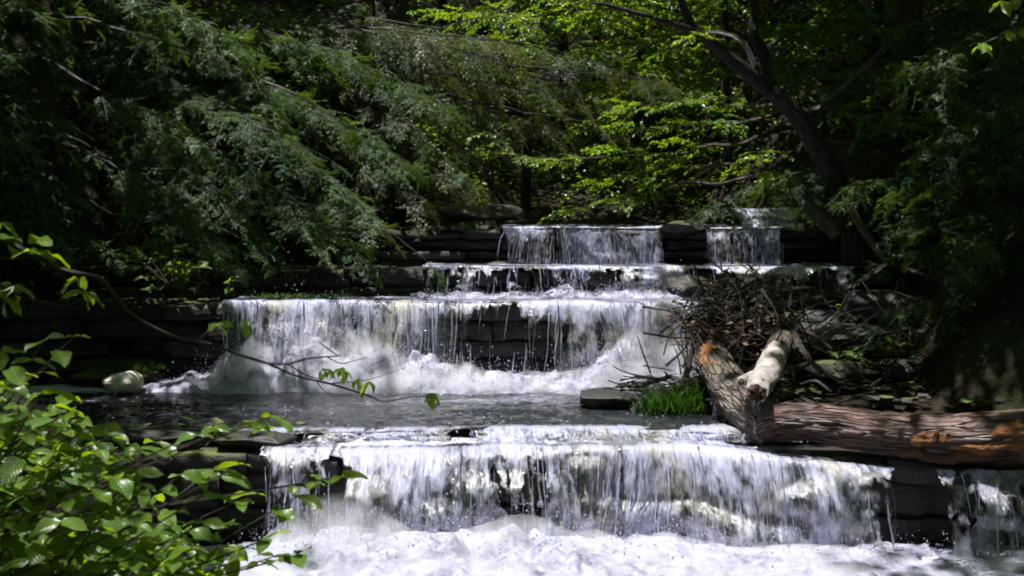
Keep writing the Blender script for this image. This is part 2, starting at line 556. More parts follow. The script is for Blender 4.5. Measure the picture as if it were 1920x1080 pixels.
# ------------------------------------------------------------------ rock ledges, each made of separate slabs
def slab_mesh(x0, x1, yf, yb, z0, z1, seed, mat, undercut=0.0):
    """a bedded slab: subdivided box with a fractured front, worn top edge and uneven joints. yf(x) front line"""
    nx = max(6, int((x1 - x0) / 0.09))
    xs = np.linspace(x0, x1, nx)
    prof = [(1, 0.0), (0.5, 0.0), (0.12, 0.0), (0.02, -0.02), (0.0, 0.12), (0.0, 0.45), (0.0, 0.8), (0.03, 1.0), (0.5, 1.02), (1, 1.02)]
    h = z1 - z0
    rows = []
    jx = 0.05 * fbm(xs * 2.0, seed * 3.1, 0, seed, 3)
    blk = np.floor(xs * 2.3 + 0.6 * noise(xs * 1.1, seed, 0, 5) + seed * 0.37)
    jb = 0.10 * hash3(blk.astype(np.int64), np.int64(seed), np.int64(0), 9)
    for k, (d, t) in enumerate(prof):
        f = yf(xs) + jx + jb
        y = f + d * (yb - f)
        z = z1 - t * h + 0.030 * fbm(xs * 3.0, k * 0.7, seed, 21, 4) * (1 if t < 0.5 else 0.4)
        if 3 <= k <= 7:
            y = y + 0.05 * fbm(xs * 5.0, t * 3.0, seed, 22, 4) + undercut * t
        rows.append(np.stack([xs + 0 * y, y, z], -1))
    V = np.stack(rows).reshape(-1, 3)
    F = grid(nx, len(prof))
    n = len(prof)
    # ends
    e0 = [k * nx for k in range(n)]
    e1 = [k * nx + nx - 1 for k in range(n)]
    q = []
    for e, fl in ((e0, 1), (e1, 0)):
        for k in range(n // 2 - 1):
            a = [e[k], e[k + 1], e[n - 2 - k], e[n - 1 - k]]
            q.append(a if fl else a[::-1])
    F = np.vstack([F, q])
    return mesh('slab', V, F, mat)


def ledge(name, label, x0, x1, yf, depth, z0, z1, layers, seed, dry=lambda x: False, under=0.05):
    r = random.Random(seed)
    root = thing(name, (0.5 * (x0 + x1), float(yf(0.0)) + 0.3, z0), label, None)
    root['kind'] = 'structure'
    zs = [z1]
    w = [r.uniform(0.6, 1.4) for _ in range(layers)]
    for k in w: zs.append(zs[-1] - (z1 - z0) * k / sum(w))
    for k in range(layers):
        x = x0
        back = 0.085 + under * k + r.uniform(-0.02, 0.02)
        while x < x1 - 0.2:
            L = r.uniform(0.7, 2.1)
            xe = min(x1, x + L)
            if x1 - xe < 0.4: xe = x1
            off = back + r.uniform(-0.035, 0.045)
            m = slab_mesh(x + 0.006, xe - 0.006, lambda q, off=off: yf(q) + off, yf(0.5 * (x + xe)) + depth + r.uniform(-0.05, 0.05),
                          zs[k + 1] + 0.006, zs[k] - (r.uniform(0.0, 0.012) if k == 0 else 0.004), seed * 100 + k * 17 + int(x * 10) + 50,
                          ROCK_DRY if dry(0.5 * (x + xe)) and k < 2 else ROCK)
            link('stone_slab', m, root, rel(root, Matrix.Identity(4)))
            x = xe
    return root


ledge('rock_ledge', 'lowest dark shale ledge under the nearest and widest cascade', -3.4, 4.9, lip_low, 1.0, -0.40, Z_SHELF - 0.03, 4, 1, lambda x: x < -2.0)
ledge('rock_ledge', 'thin rock step along the near edge of the dark pool', -3.9, 1.4, lip_edge, 0.6, 0.42, Z_POOL - 0.025, 2, 2, lambda x: x < -1.6, 0.03)
ledge('rock_ledge', 'middle undercut shale ledge behind the pool, its left end dry and black', -6.4, 2.6, lip_mid, 1.1, 0.45, Z_MID - 0.03, 5, 3, lambda x: x < -3.0, 0.07)
ledge('rock_ledge', 'upper low ledge with moss on its left end behind the middle fall', -5.6, 4.2, lip_up, 1.2, 1.42, Z_UP - 0.03, 2, 4, lambda x: x < -1.1, 0.04)
ledge('rock_ledge', 'topmost layered ledge under the farthest curtain of water', -3.6, 4.4, lip_top, 2.2, 1.70, Z_TOP - 0.03, 4, 5, lambda x: x < -0.2, 0.04)


# ------------------------------------------------------------------ water
def flat_water(name, label, x0, x1, y0, y1, z, res, wave, foam=None, seed=0, edge=None):
    nx, ny = int((x1 - x0) / res) + 1, int((y1 - y0) / res) + 1
    X, T = np.meshgrid(np.linspace(x0, x1, nx), np.linspace(0, 1, ny))
    ya = edge(X) if edge is not None else y0
    Y = ya + T * (y1 - ya)
    Z = z - (0.10 * smooth(1.4, 2.9, X) if name == 'shelf_water' else 0) + wave * fbm(X * 3.2, Y * 5.0, 0, 31 + seed, 4) + wave * 0.35 * fbm(X * 13, Y * 19, 0, 41 + seed, 2)
    f = foam(X, Y) if foam else np.zeros_like(X)
    V = np.stack([X, Y, Z], -1).reshape(-1, 3)
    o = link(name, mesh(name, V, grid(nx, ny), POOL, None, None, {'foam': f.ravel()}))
    return tag(o, label, None, None, 'structure')


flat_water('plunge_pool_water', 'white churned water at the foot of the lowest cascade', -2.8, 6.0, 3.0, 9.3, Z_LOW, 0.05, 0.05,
           lambda x, y: 0.85 * smooth(5.5, 7.4, y) * smooth(-2.0, -1.6, x) * (1 - 0.85 * smooth(1.6, 3.0, x)), 1)  # foam fades at the right so that corner looks shadowed
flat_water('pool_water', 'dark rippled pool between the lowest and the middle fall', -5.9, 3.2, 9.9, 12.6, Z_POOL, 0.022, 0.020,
           lambda x, y: 1.3 * smooth(11.95, 12.25, y + 0.12 * fbm(x * 2, y * 2, 0, 8)) + 0.24 * smooth(10.2, 12.3, y) * smooth(0.0, 0.7, fbm(x * 1.1, y * 2.6, 0, 9)), 2, lambda x: lip_edge(x) - 0.02)  # second term: pale streaks painted as foam in place of sky reflection
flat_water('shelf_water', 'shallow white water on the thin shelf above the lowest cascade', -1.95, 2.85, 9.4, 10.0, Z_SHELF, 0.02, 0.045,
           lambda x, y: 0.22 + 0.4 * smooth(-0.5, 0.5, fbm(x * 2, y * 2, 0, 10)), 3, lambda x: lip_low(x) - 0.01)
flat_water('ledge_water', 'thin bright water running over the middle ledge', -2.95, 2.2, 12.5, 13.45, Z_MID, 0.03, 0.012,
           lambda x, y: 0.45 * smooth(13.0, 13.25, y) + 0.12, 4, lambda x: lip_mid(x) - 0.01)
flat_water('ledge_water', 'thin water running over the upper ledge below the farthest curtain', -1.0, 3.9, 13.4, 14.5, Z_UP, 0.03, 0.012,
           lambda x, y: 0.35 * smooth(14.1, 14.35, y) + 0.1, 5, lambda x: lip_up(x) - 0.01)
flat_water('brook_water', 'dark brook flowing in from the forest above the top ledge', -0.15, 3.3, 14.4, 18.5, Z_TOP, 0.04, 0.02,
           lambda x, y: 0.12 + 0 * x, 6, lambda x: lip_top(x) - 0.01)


def waterfall(name, label, x0, x1, ylip, zlip, zbase, v0, cover, seed, up=0.16, res=0.011, nt=64, foam0=0.22, slide=0.0, threads=55, thick=0.009, lump=0.5, bulge=0.14):
    """curtain of falling water. cover(x) 0..1 says how closed the curtain is; gaps are real holes"""
    nx = int((x1 - x0) / res)
    xs = np.linspace(x0, x1, nx)
    X, T = np.meshgrid(xs, np.linspace(0, 1, nt))
    zl = (zlip(xs) if callable(zlip) else np.full(nx, zlip)) + 0.020 * fbm(xs * 1.7, 3.0, 0, seed + 50, 3)
    h = zl - zbase
    n_up = 0.16
    s = np.clip((T - n_up) / (1 - n_up), 0, 1)           # 0 at lip, 1 at foot
    u = np.clip(1 - T / n_up, 0, 1)                      # 1 upstream, 0 at lip
    s2 = s ** 1.15
    v = v0 * (1 + 0.45 * fbm(X * 1.8, 1.0, 0, seed, 3) + 0.22 * fbm(X * 9.0, 1.0, 0, seed + 1, 2))
    Y = ylip(X) + u * up - v * np.sqrt(np.maximum(s2, 1e-6)) * np.sqrt(h) * 0.45 + 0.02
    Z = zl[None, :] + 0.012 - s2 * h[None, :]
    if slide: Z = Z - 0.0
    drift = 0.10 * fbm(X * 1.2, 4.0, 0, seed + 2, 2) * s
    amp = 0.25 + 0.75 * s
    d = (0.020 * fbm(X * 16, s * 2.2 + seed, 0, seed + 3, 3) + 0.012 * fbm(X * 42, s * 7.0, 0, seed + 4, 3)) * amp
    Y = Y - d - bulge * np.clip(fbm(X * 1.7, s * 2.2, 0, seed + 40, 2) + 0.1, 0, 1) * np.sin(np.clip(s, 0, 1) * np.pi * 0.9)
    Z = Z + d * (1 - s) * 1.2
    XX = X + drift + 0.008 * fbm(X * 22, s * 9.0, 0, seed + 9, 2) * s
    C = cover(XX)
    broad = fbm(X * 3.2, s * 1.2, 0, seed + 5, 3)
    wx = X + 0.05 * fbm(X * 4, s * 2.5, 0, seed + 31, 3) + 0.018 * fbm(X * 14, s * 7, 0, seed + 32, 2)
    streak = 0.65 * fbm(wx * 8, s * 1.2, 0, seed + 15, 3) + 0.36 * fbm(wx * 26, s * 2.6, 0, seed + 6, 3) + lump * fbm(wx * 22, s * 9, 0, seed + 8, 3)
    keep = 0.5 * broad + streak * 0.8 + (C * 2.6 - 0.95) + 1.0 * (1 - s) ** 7 * (C > 0.06)
    foam = foam0 - 0.55 * (1 - smooth(0.0, 0.55, keep)) + 0.85 * streak + 0.55 * broad + 0.85 * (1 - s) ** 4 * (T > 0.10) + 0.45 * (C - 0.5)  # lip term paints the bright highlight there as extra foam
    V = np.stack([XX, Y, Z], -1).reshape(-1, 3)
    F = grid(nx, nt)
    k = keep.ravel()
    F = F[(k[F].mean(1) > 0.0)]
    used = np.unique(F)
    remap = np.zeros(len(V), int); remap[used] = np.arange(len(used))
    uv = np.stack([X.ravel(), (Y.ravel() * 0 - Z.ravel()) + u.ravel() * up], -1)
    V, F, uv, fo = V[used], remap[F], uv[used], foam.ravel()[used]
    # separate threads of water in front of and between the curtain
    r = np.random.default_rng(seed)
    m = int((x1 - x0) * threads)
    tx = r.uniform(x0, x1, m)
    tx = tx[r.uniform(0, 1, m) < np.clip(cover(tx) * 1.2 + 0.12 * (cover(tx) > 0.03), 0, 1)]
    m = len(tx)
    ns = 14
    s0 = r.uniform(-0.15, 0.7, m) ; s1 = s0 + r.uniform(0.18, 0.9, m)
    S = np.clip(s0[:, None] + (s1 - s0)[:, None] * np.linspace(0, 1, ns)[None], 0.0, 1.03)
    hh = (np.interp(tx, xs, zl) - zbase)[:, None]
    vv = (v0 * (1 + 0.45 * fbm(tx * 1.8, 1.0, 0, seed, 3) + 0.22 * fbm(tx * 9.0, 1.0, 0, seed + 1, 2)) * r.uniform(0.92, 1.2, m))[:, None]
    ty = ylip(tx)[:, None] - 0.02 - vv * np.sqrt(S ** 1.15 + 1e-6) * np.sqrt(hh) * 0.45 - 0.008 + r.normal(0, 0.008, m)[:, None]
    tz = np.interp(tx, xs, zl)[:, None] + 0.018 - S ** 1.15 * hh
    txx = tx[:, None] + 0.10 * fbm(tx[:, None] * 1.2, 4.0, 0, seed + 2, 2) * S + 0.012 * noise(tx[:, None] * 30, S * 5, 0, seed + 3) + r.normal(0, 0.03, m)[:, None] * S
    w = (thick * r.uniform(0.25, 1.0, m) ** 2)[:, None] * np.sin(np.linspace(0.06, 1, ns) * np.pi * 0.98)[None] ** 0.6
    w = w * (1 + 0.5 * noise(tx[:, None] * 50, S * 16, 0, seed + 4))
    ang = np.array([0, 2.094, 4.189])
    TV = np.stack([txx[..., None] + w[..., None] * np.sin(ang), ty[..., None] - w[..., None] * np.cos(ang), np.broadcast_to(tz[..., None], (m, ns, 3))], -1)
    base = np.arange(m)[:, None, None] * ns * 3
    i = np.arange(ns - 1)[None, :, None]; j = np.arange(3)[None, None, :]; j2 = (j + 1) % 3
    TF = np.stack([base + i * 3 + j, base + i * 3 + j2, base + (i + 1) * 3 + j2, base + (i + 1) * 3 + j], -1).reshape(-1, 4)
    tuv = np.stack([np.broadcast_to(txx[..., None], (m, ns, 3)), np.broadcast_to(-tz[..., None], (m, ns, 3))], -1).reshape(-1, 2)
    tf = np.broadcast_to(r.uniform(0.1, 1.1, m)[:, None, None], (m, ns, 3)).ravel()
    V2 = np.vstack([V, TV.reshape(-1, 3)]); F2 = np.vstack([F, TF + len(V)])
    o = link(name, mesh(name, V2, F2, FALL, np.vstack([uv, tuv]), None, {'foam': np.concatenate([fo, tf])}))
    return tag(o, label, None, None, 'structure')


def pts(*p):
    xs, ys = zip(*p)
    return lambda x: np.interp(x, xs, ys)


low_cover = pts((-1.95, 0), (-1.86, 0.55), (-1.62, 0.6), (-1.50, 0.1), (-1.28, 0.12), (-1.15, 0.7), (-0.55, 0.9), (-0.30, 0.55), (-0.1, 0.35), (0.25, 0.3),
                (0.35, 0.8), (0.6, 0.9), (1.4, 0.9), (2.2, 0.8), (2.6, 0.6), (2.8, 0.3), (2.92, 0.0), (3.15, 0.0), (3.22, 0.35), (3.35, 0.25), (3.5, 0.6), (3.72, 0.35), (3.85, 0.0))
waterfall('waterfall', 'widest and nearest cascade pouring over the lowest ledge to the bottom of the picture', -2.0, 3.9, lip_low,
          lambda x: Z_SHELF + 0.02 - 0.10 * smooth(1.4, 2.9, x), -0.16, 0.75, low_cover, 101, 0.2, 0.0085, 90, 0.10, 0.0, 45, 0.009, 0.85, 0.22)
edge_cover = pts((-2.5, 0.0), (-2.3, 0.2), (-1.6, 0.3), (-1.3, 0.9), (-0.6, 0.9), (-0.45, 0.3), (-0.25, 0.3), (-0.15, 0.8), (0.9, 0.85), (1.15, 0.5), (1.3, 0.9), (1.6, 1.0), (2.2, 1.0), (2.4, 0.2))
waterfall('waterfall', 'ankle-high spill from the dark pool onto the thin shelf', -2.5, 2.4, lip_edge, Z_POOL, Z_SHELF - 0.01, 0.9, edge_cover, 131, 0.12, 0.011, 30)
mid_cover = pts((-2.95, 0.0), (-2.85, 0.5), (-2.5, 0.75), (-2.1, 0.7), (-1.7, 0.85), (-1.2, 0.8), (-0.75, 0.7), (-0.5, 0.45), (-0.38, 0.15), (-0.1, 0.2), (0.02, 0.1), (0.12, 0.3), (0.4, 0.4),
                (0.75, 0.35), (1.1, 0.75), (1.45, 0.7), (1.62, 0.3), (1.85, 0.25), (2.0, 0.0))
waterfall('waterfall', 'middle cascade falling behind the dark pool, open and dark at its centre', -3.0, 2.05, lip_mid, Z_MID + 0.0, Z_POOL - 0.02, 0.62, mid_cover, 151, 0.2, 0.011, 80)
up_cover = pts((-1.0, 0.0), (-0.9, 0.35), (-0.75, 0.2), (-0.5, 0.5), (-0.35, 0.2), (0.2, 0.22), (0.7, 0.4), (1.0, 0.25), (1.4, 0.4), (1.65, 0.85), (1.82, 0.6), (1.95, 0.15), (2.4, 0.2), (2.7, 0.5), (3.2, 0.4), (3.65, 0.25), (3.75, 0))
waterfall('waterfall', 'low upper fall of thin bright threads between the middle and the top ledge', -1.05, 3.8, lip_up, Z_UP + 0.0, Z_MID - 0.02, 0.5, up_cover, 171, 0.18, 0.011, 50)
top_cover = pts((-0.12, 0), (-0.02, 0.45), (0.3, 0.55), (0.55, 0.3), (0.62, 0.8), (1.2, 0.95), (1.7, 0.8), (1.76, 0.0), (2.2, 0.0), (2.3, 0.5), (2.5, 0.45), (2.65, 0.3), (2.85, 0.45), (3.1, 0.5), (3.18, 0.0))
waterfall('waterfall', 'farthest curtain of water, square and pale, with a second narrow strand right of the rock', -0.15, 3.2, lip_top, Z_TOP + 0.0, Z_UP - 0.02, 0.28, top_cover, 191, 0.2, 0.011, 50, 0.30, 0.0, 120, 0.007, 0.5, 0.05)

waterfall('waterfall', 'smallest slope of water half hidden behind the leaning snag at the head of the brook', 2.75, 3.75, lambda x: 15.7 + 0.15 * fbm(np.asarray(x) * 2, 1, 0, 16, 2), 2.46, Z_TOP - 0.02, 1.6, pts((2.75, 0), (2.85, 0.5), (3.3, 0.6), (3.7, 0.3), (3.75, 0)), 211, 0.3, 0.012, 30)


# ------------------------------------------------------------------ foam heaps and spray
def foam_bank(name, label, x0, x1, yb, yf, z, hfun, seed, res=0.016, rough=1.0):
    nx, ny = int((x1 - x0) / res), int((yb - yf) / res)
    X, Y = np.meshgrid(np.linspace(x0, x1, nx), np.linspace(yf, yb, ny))
    t = (Y - yf) / (yb - yf)
    prof = np.sin(np.clip(t, 0, 1) ** 0.9 * np.pi * 0.72) ** 1.1
    H = hfun(X)
    big = 0.35 + 1.15 * np.abs(fbm(X * 2.1, Y * 2.6, 0, seed, 3))
    bil = np.abs(noise(X * 5, Y * 6, 0, seed + 1)) * 0.75 + np.abs(noise(X * 12, Y * 13, 0, seed + 2)) * 0.30 + np.abs(noise(X * 30, Y * 32, 0, seed + 3)) * 0.09
    Z = z - 0.02 + H * prof * big * 0.9 + (0.05 + 0.45 * H * prof) * bil * rough + 0.01 * prof - 0.05 * (1 - smooth(0, 0.12, t))
    Yd = Y - 0.04 * fbm(X * 8, Y * 8, 1, seed + 7, 3) * prof
    V = np.stack([X + 0.03 * fbm(X * 9, Y * 9, 2, seed + 8, 2), Yd, Z], -1).reshape(-1, 3)
    o = link(name, mesh(name, V, grid(nx, ny), FOAM))
    return tag(o, label, None, None, 'stuff')


OCT_V = np.array([[1, 0, 0], [-1, 0, 0], [0, 1, 0], [0, -1, 0], [0, 0, 1], [0, 0, -1]], float)
OCT_F = np.array([[0, 2, 4], [2, 1, 4], [1, 3, 4], [3, 0, 4], [2, 0, 5], [1, 2, 5], [3, 1, 5], [0, 3, 5]])


def drops(name, label, P, R, stretch=1.5, mat=None):
    n = len(P)
    S = np.stack([R, R, R * stretch], -1)
    V = P[:, None, :] + OCT_V[None] * S[:, None, :]
    F = OCT_F[None] + (np.arange(n) * 6)[:, None, None]
    o = link(name, mesh(name, V.reshape(-1, 3), F.reshape(-1, 3), mat or FOAM))
    return tag(o, label, None, None, 'stuff')


low_h = pts((-2.1, 0.0), (-1.75, 0.10), (-1.4, 0.19), (-0.5, 0.15), (0.2, 0.18), (0.9, 0.12), (1.6, 0.07), (2.4, 0.06), (2.9, 0.02), (3.2, 0.03), (3.6, 0.03), (4.2, 0.0))
foam_bank('foam', 'boiling white foam at the foot of the nearest cascade', -2.05, 3.1, 9.15, 7.0, Z_LOW, low_h, 61)
mid_h = pts((-3.9, 0.0), (-3.3, 0.10), (-2.8, 0.30), (-2.3, 0.50), (-1.6, 0.46), (-0.9, 0.30), (-0.3, 0.17), (0.2, 0.16), (0.7, 0.24), (1.2, 0.48), (1.7, 0.42), (2.1, 0.1))
foam_bank('foam', 'white foam heaped along the foot of the middle cascade', -4.0, 2.1, 12.5, 12.0, Z_POOL, mid_h, 71)
up_h = pts((-1.1, 0.02), (-0.6, 0.05), (-0.1, 0.03), (0.4, 0.06), (0.6, 0.14), (0.8, 0.06), (1.0, 0.09), (1.8, 0.05), (2.0, 0.0))
foam_bank('foam', 'narrow strip of foam at the foot of the upper fall', -1.1, 1.95, 13.42, 13.08, Z_MID, up_h, 81, 0.012)


def spray(x0, x1, y, dy, z, hfun, n, seed, r0=0.004, r1=0.014):
    r = np.random.default_rng(seed)
    x = r.uniform(x0, x1, n)
    h = hfun(x)
    keep = r.uniform(0, 1, n) < np.clip(h * 3.0, 0, 1)
    x, h = x[keep], h[keep]
    m = len(x)
    e = r.exponential(0.38, m)
    zz = z + h * 0.6 + h * e * 1.1
    yy = y + r.normal(0, dy, m)
    R = r0 + (r1 - r0) * r.power(0.4, m) * 1.0
    R = r0 + (r1 - r0) * r.uniform(0, 1, m) ** 4
    return np.stack([x, yy, zz], -1), R


P1, R1 = spray(-2.4, 4.2, 8.75, 0.30, 0.0, low_h, 12000, 1, 0.002, 0.009)
P2, R2 = spray(-3.9, 2.0, 12.25, 0.12, Z_POOL, mid_h, 12000, 2, 0.002, 0.009)
P3, R3 = spray(-1.0, 1.9, 13.22, 0.06, Z_MID, up_h, 6000, 3, 0.004, 0.010)
drops('spray', 'droplets and spray thrown up where the falls land', np.vstack([P1, P2, P3]), np.concatenate([R1, R2, R3]))

def mist_mat(name, dens):
    M = Mat(name)
    pos = M.coord('Object')
    s = M.n('SeparateXYZ'); M.set(s.inputs[0], M.n('TexCoord').outputs['Generated'])
    fall_ = M.math('POWER', M.math('SUBTRACT', 1.0, s.outputs[2], True), 1.6)
    a = M.ramp(M.tex(pos, 3.6, 5, 0.6, 0.6), (0.44, 0.0), (0.66, 1.0))
    d = M.math('MULTIPLY', M.math('MULTIPLY', a, fall_), dens)
    v = M.n('VolumePrincipled')
    v.inputs['Color'].default_value = (0.97, 0.98, 1.0, 1)
    v.inputs['Anisotropy'].default_value = 0.2
    M.set(v.inputs['Density'], d)
    M.t.links.new(v.outputs[0], M.out.inputs['Volume'])
    return M.m


def mist(name, label, x0, x1, y0, y1, z, hfun, k, dens):
    n = 40
    xs = np.linspace(x0, x1, n)
    h = np.maximum(hfun(xs) * k * (1 + 0.5 * fbm(xs * 2.3, 1.0, 0, int(x0 * 10) + 90, 3)), 0.02)
    a = np.linspace(0, np.pi, 11)
    yc, ry = 0.5 * (y0 + y1), 0.5 * (y1 - y0)
    V = np.stack([np.broadcast_to(xs[:, None], (n, 11)), yc + ry * np.cos(a)[None] * (0.5 + 0.5 * (h / h.max()))[:, None] ** 0.3, z - 0.02 + h[:, None] * np.sin(a)[None]], -1).reshape(-1, 3)
    F = grid(11, n)
    bot = [[i * 11, i * 11 + 10, (i + 1) * 11 + 10, (i + 1) * 11] for i in range(n - 1)]
    V = np.vstack([V, V[:11].mean(0), V[-11:].mean(0)])
    c = len(V) - 2
    t = [[c, i + 1, i] for i in range(10)] + [[c, 0, 10]] + [[c + 1, (n - 1) * 11 + i, (n - 1) * 11 + i + 1] for i in range(10)] + [[c + 1, (n - 1) * 11 + 10, (n - 1) * 11]]
    o = link(name, mesh(name, V, [np.array(t), np.vstack([F, bot])], mist_mat(name, dens)))
    return tag(o, label, None, None, 'stuff')


mist('mist', 'fine white mist where the nearest cascade lands', -2.3, 4.0, 7.5, 9.15, Z_LOW, low_h, 2.6, 8.0)
mist('mist', 'fine white mist billowing at the foot of the middle cascade', -3.6, 2.05, 11.95, 12.45, Z_POOL, mid_h, 1.4, 20.0)
# flecks of foam drifting on the pool, extra ones lighten it like reflected sky
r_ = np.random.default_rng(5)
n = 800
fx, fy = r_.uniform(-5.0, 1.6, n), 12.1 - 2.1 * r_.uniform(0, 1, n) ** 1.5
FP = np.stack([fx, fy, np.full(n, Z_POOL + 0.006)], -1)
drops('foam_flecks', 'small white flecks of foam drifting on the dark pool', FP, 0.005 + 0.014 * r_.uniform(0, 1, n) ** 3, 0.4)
#PART2
# ------------------------------------------------------------------ logs
CM = Mat('cream_foam')
_p = CM.n('NewGeometry').outputs['Position']
CREAM = CM.done(CM.pr(CM.ramp(CM.tex(_p, 9, 5), (0.35, (0.62, 0.50, 0.34)), (0.6, (0.84, 0.80, 0.74))), 0.7, 0.2, CM.bump(CM.tex(_p, 40, 5), 0.6, 0.02)))
def log_mesh(path, radii, seg, rough, seed, n=90, dents=()):
    P = spline([tuple(p) for p in path], n)
    R = np.interp(np.linspace(0, 1, n), np.linspace(0, 1, len(radii)), radii)
    V, F, uv, C = tube(P, R, seg, rough, seed, True, 2.0)
    if seg >= 40:                                        # furrowed bark plates
        k, j = np.arange(n * seg) // seg, np.arange(n * seg) % seg
        a_ = j / seg * 2 * np.pi
        Lk = np.concatenate([[0], np.cumsum(np.linalg.norm(np.diff(P, axis=0), axis=1))])[k]
        wob = 0.35 * fbm(np.cos(a_) * 2, np.sin(a_) * 2, Lk * 4, seed + 60, 3)
        rid = 0.7 * np.abs(noise(np.cos(a_) * 4 + wob * 2.5, np.sin(a_) * 4 + wob, Lk * 3.5, seed + 61)) + 0.8 * fbm(np.cos(a_) * 1.5, np.sin(a_) * 1.5, Lk * 2.2, seed + 64, 3) + 0.6 * np.abs(fbm(np.cos(a_) * 11 + wob, np.sin(a_) * 11, Lk * 6, seed + 62, 3)) + 0.5 * fbm(Lk * 1.7, 3.0, np.cos(a_), seed + 63, 2)
        d = V[:n * seg] - P[k]
        V[:n * seg] = P[k] + d * (0.94 + 0.13 * rid)[:, None]
    return P, R, V, F, uv, C


def put_log(root, name, path, radii, mat, rough=0.10, seed=0, seg=40, n=110, jag=0.0):
    P, R, V, F, uv, C = log_mesh(path, radii, seg, rough, seed, n)
    if jag:                                              # splintered break at the far end of the path
        k = np.arange(n * seg) // seg
        tdir = P[-1] - P[-3]; tdir /= np.linalg.norm(tdir)
        a = np.arange(n * seg) % seg
        w = smooth(n - 7, n - 1, k)[:, None]
        V[:n * seg] += w * (jag * (fbm(np.cos(a / seg * 6.283) * 3, np.sin(a / seg * 6.283) * 3, 0, seed + 3, 3) + 0.3))[:, None] * tdir[None]
    F = [C, F] if len(C) else F
    return link(name, mesh(name, V, F, mat, uv), root, rel(root, Matrix.Identity(4)))


def patch(root, name, path, radii, seed, t0, t1, a0, a1, mat, lift=0.012, rough=0.10, nt=36, na=20):
    """a torn open area of wood lying on the log's surface, with a ragged outline and its own relief"""
    P = spline([tuple(p) for p in path], 200)
    R = np.interp(np.linspace(0, 1, 200), np.linspace(0, 1, len(radii)), radii)
    T = np.gradient(P, axis=0); T /= np.linalg.norm(T, axis=1)[:, None]
    i = np.linspace(t0, t1, nt) * 199
    ii = i.astype(int)
    rows = []
    for q, k in enumerate(ii):
        t = T[k]; side = np.cross(t, [0, 0, 1]); side /= np.linalg.norm(side); up = np.cross(side, t)
        mid, half = 0.5 * (a0 + a1), 0.5 * (a1 - a0)
        u = (q / (nt - 1)) * 2 - 1
        half = half * math.sqrt(max(0.02, 1 - u * u)) * (1 + 0.75 * float(fbm(u * 5.0, seed, 0, seed, 4)))
        ang = mid + half * np.linspace(-1, 1, na) + 0.35 * float(noise(u * 4, seed * 2.0, 0, seed))
        e = 1 - np.abs(np.linspace(-1, 1, na)) ** 4
        e2 = (1 - abs(u) ** 4)
        rr = R[k] * (1.0 + rough * 0.2) + lift * e * e2 - 0.03 * (1 - e * e2) + 0.022 * fbm(ang * 9, i[q] / 12.0, 0, seed + 4, 4)
        rows.append(P[k] + rr[:, None] * (np.cos(ang)[:, None] * side + np.sin(ang)[:, None] * up))
    V = np.concatenate(rows)
    return link(name, mesh(name, V, grid(na, nt), mat), root, rel(root, Matrix.Identity(4)))


LA = [at(1432, 800, 9.75), at(1480, 788, 9.62), at(1560, 796, 9.5), at(1690, 815, 9.32), at(1830, 820, 9.15), at(1960, 810, 9.0), at(2150, 795, 8.8)]
LR = [0.12, 0.15, 0.152, 0.172, 0.185, 0.19, 0.20]
log_a = thing('fallen_log', LA[3], 'long pinkish fallen log with torn orange wood lying across the nearest cascade', 'log')
put_log(log_a, 'trunk', LA, LR, BARK_LOG, 0.14, 3, 96, 330)
# angle 0 = towards the camera side, pi/2 = top
sgn = 1
patch(log_a, 'torn_wood', LA, LR, 5, 0.515, 0.62, -0.22, 0.36, ORANGE_WOOD, 0.03)
patch(log_a, 'torn_wood', LA, LR, 9, 0.585, 0.97, -0.85, 0.42, ORANGE_WOOD, 0.012, 0.10, 70, 30)
patch(log_a, 'torn_wood', LA, LR, 12, 0.47, 0.74, -1.25, -0.55, BROWN_WOOD, 0.02)
LB = [at(1325, 655, 11.0), at(1338, 680, 10.75), at(1375, 735, 10.3), at(1425, 785, 9.95), at(1455, 812, 9.85)]
LBR = [0.11, 0.165, 0.18, 0.19, 0.15]
log_b = thing('short_log', LB[2], 'short rough grey log sloping from the stick heap to the long log', 'log')
put_log(log_b, 'trunk', LB, LBR, BARK_GREY, 0.2, 17, 72, 140)
patch(log_b, 'torn_wood', LB, LBR, 21, 0.14, 0.42, 0.3, 1.25, ORANGE_WOOD, 0.012)
ST = [at(1466, 636, 10.75), at(1456, 660, 10.55), at(1443, 690, 10.2), at(1428, 714, 9.85), at(1419, 736, 9.5)]
STR = [0.09, 0.10, 0.112, 0.10, 0.088]
stub = thing('broken_branch', ST[2], 'pale barkless branch stub with a snapped brown end resting on the short log', 'branch')
put_log(stub, 'bleached_stem', ST[1:], STR[1:], PALE_WOOD, 0.16, 31, 36, 70, 0.10)
put_log(stub, 'bark_sleeve', [ST[0], ST[1], ST[1] * 0.6 + ST[2] * 0.4], [0.10, 0.11, 0.106], BARK_GREY, 0.14, 33, 30, 24)
put_log(stub, 'broken_end', [ST[-2] * 0.3 + ST[-1] * 0.7, ST[-1] + (ST[-1] - ST[-2]) * 0.1], [0.082, 0.07], BROWN_WOOD, 0.3, 35, 24, 10, 0.08)
kn = at(1398, 714, 10.0)
put_log(stub, 'knob', [at(1430, 704, 10.0), at(1412, 706, 9.95), at(1400, 710, 9.88), at(1390, 716, 9.78)], [0.05, 0.046, 0.042, 0.04], PALE_WOOD, 0.2, 37, 24, 20)
put_log(stub, 'knob_end', [at(1390.5, 715.6, 9.785), at(1389, 717, 9.77)], [0.03, 0.026], BROWN_WOOD, 0.2, 38, 16, 4)


# ------------------------------------------------------------------ rocks
def unit(a):
    return a / (np.linalg.norm(a, axis=-1, keepdims=True) + 1e-9)


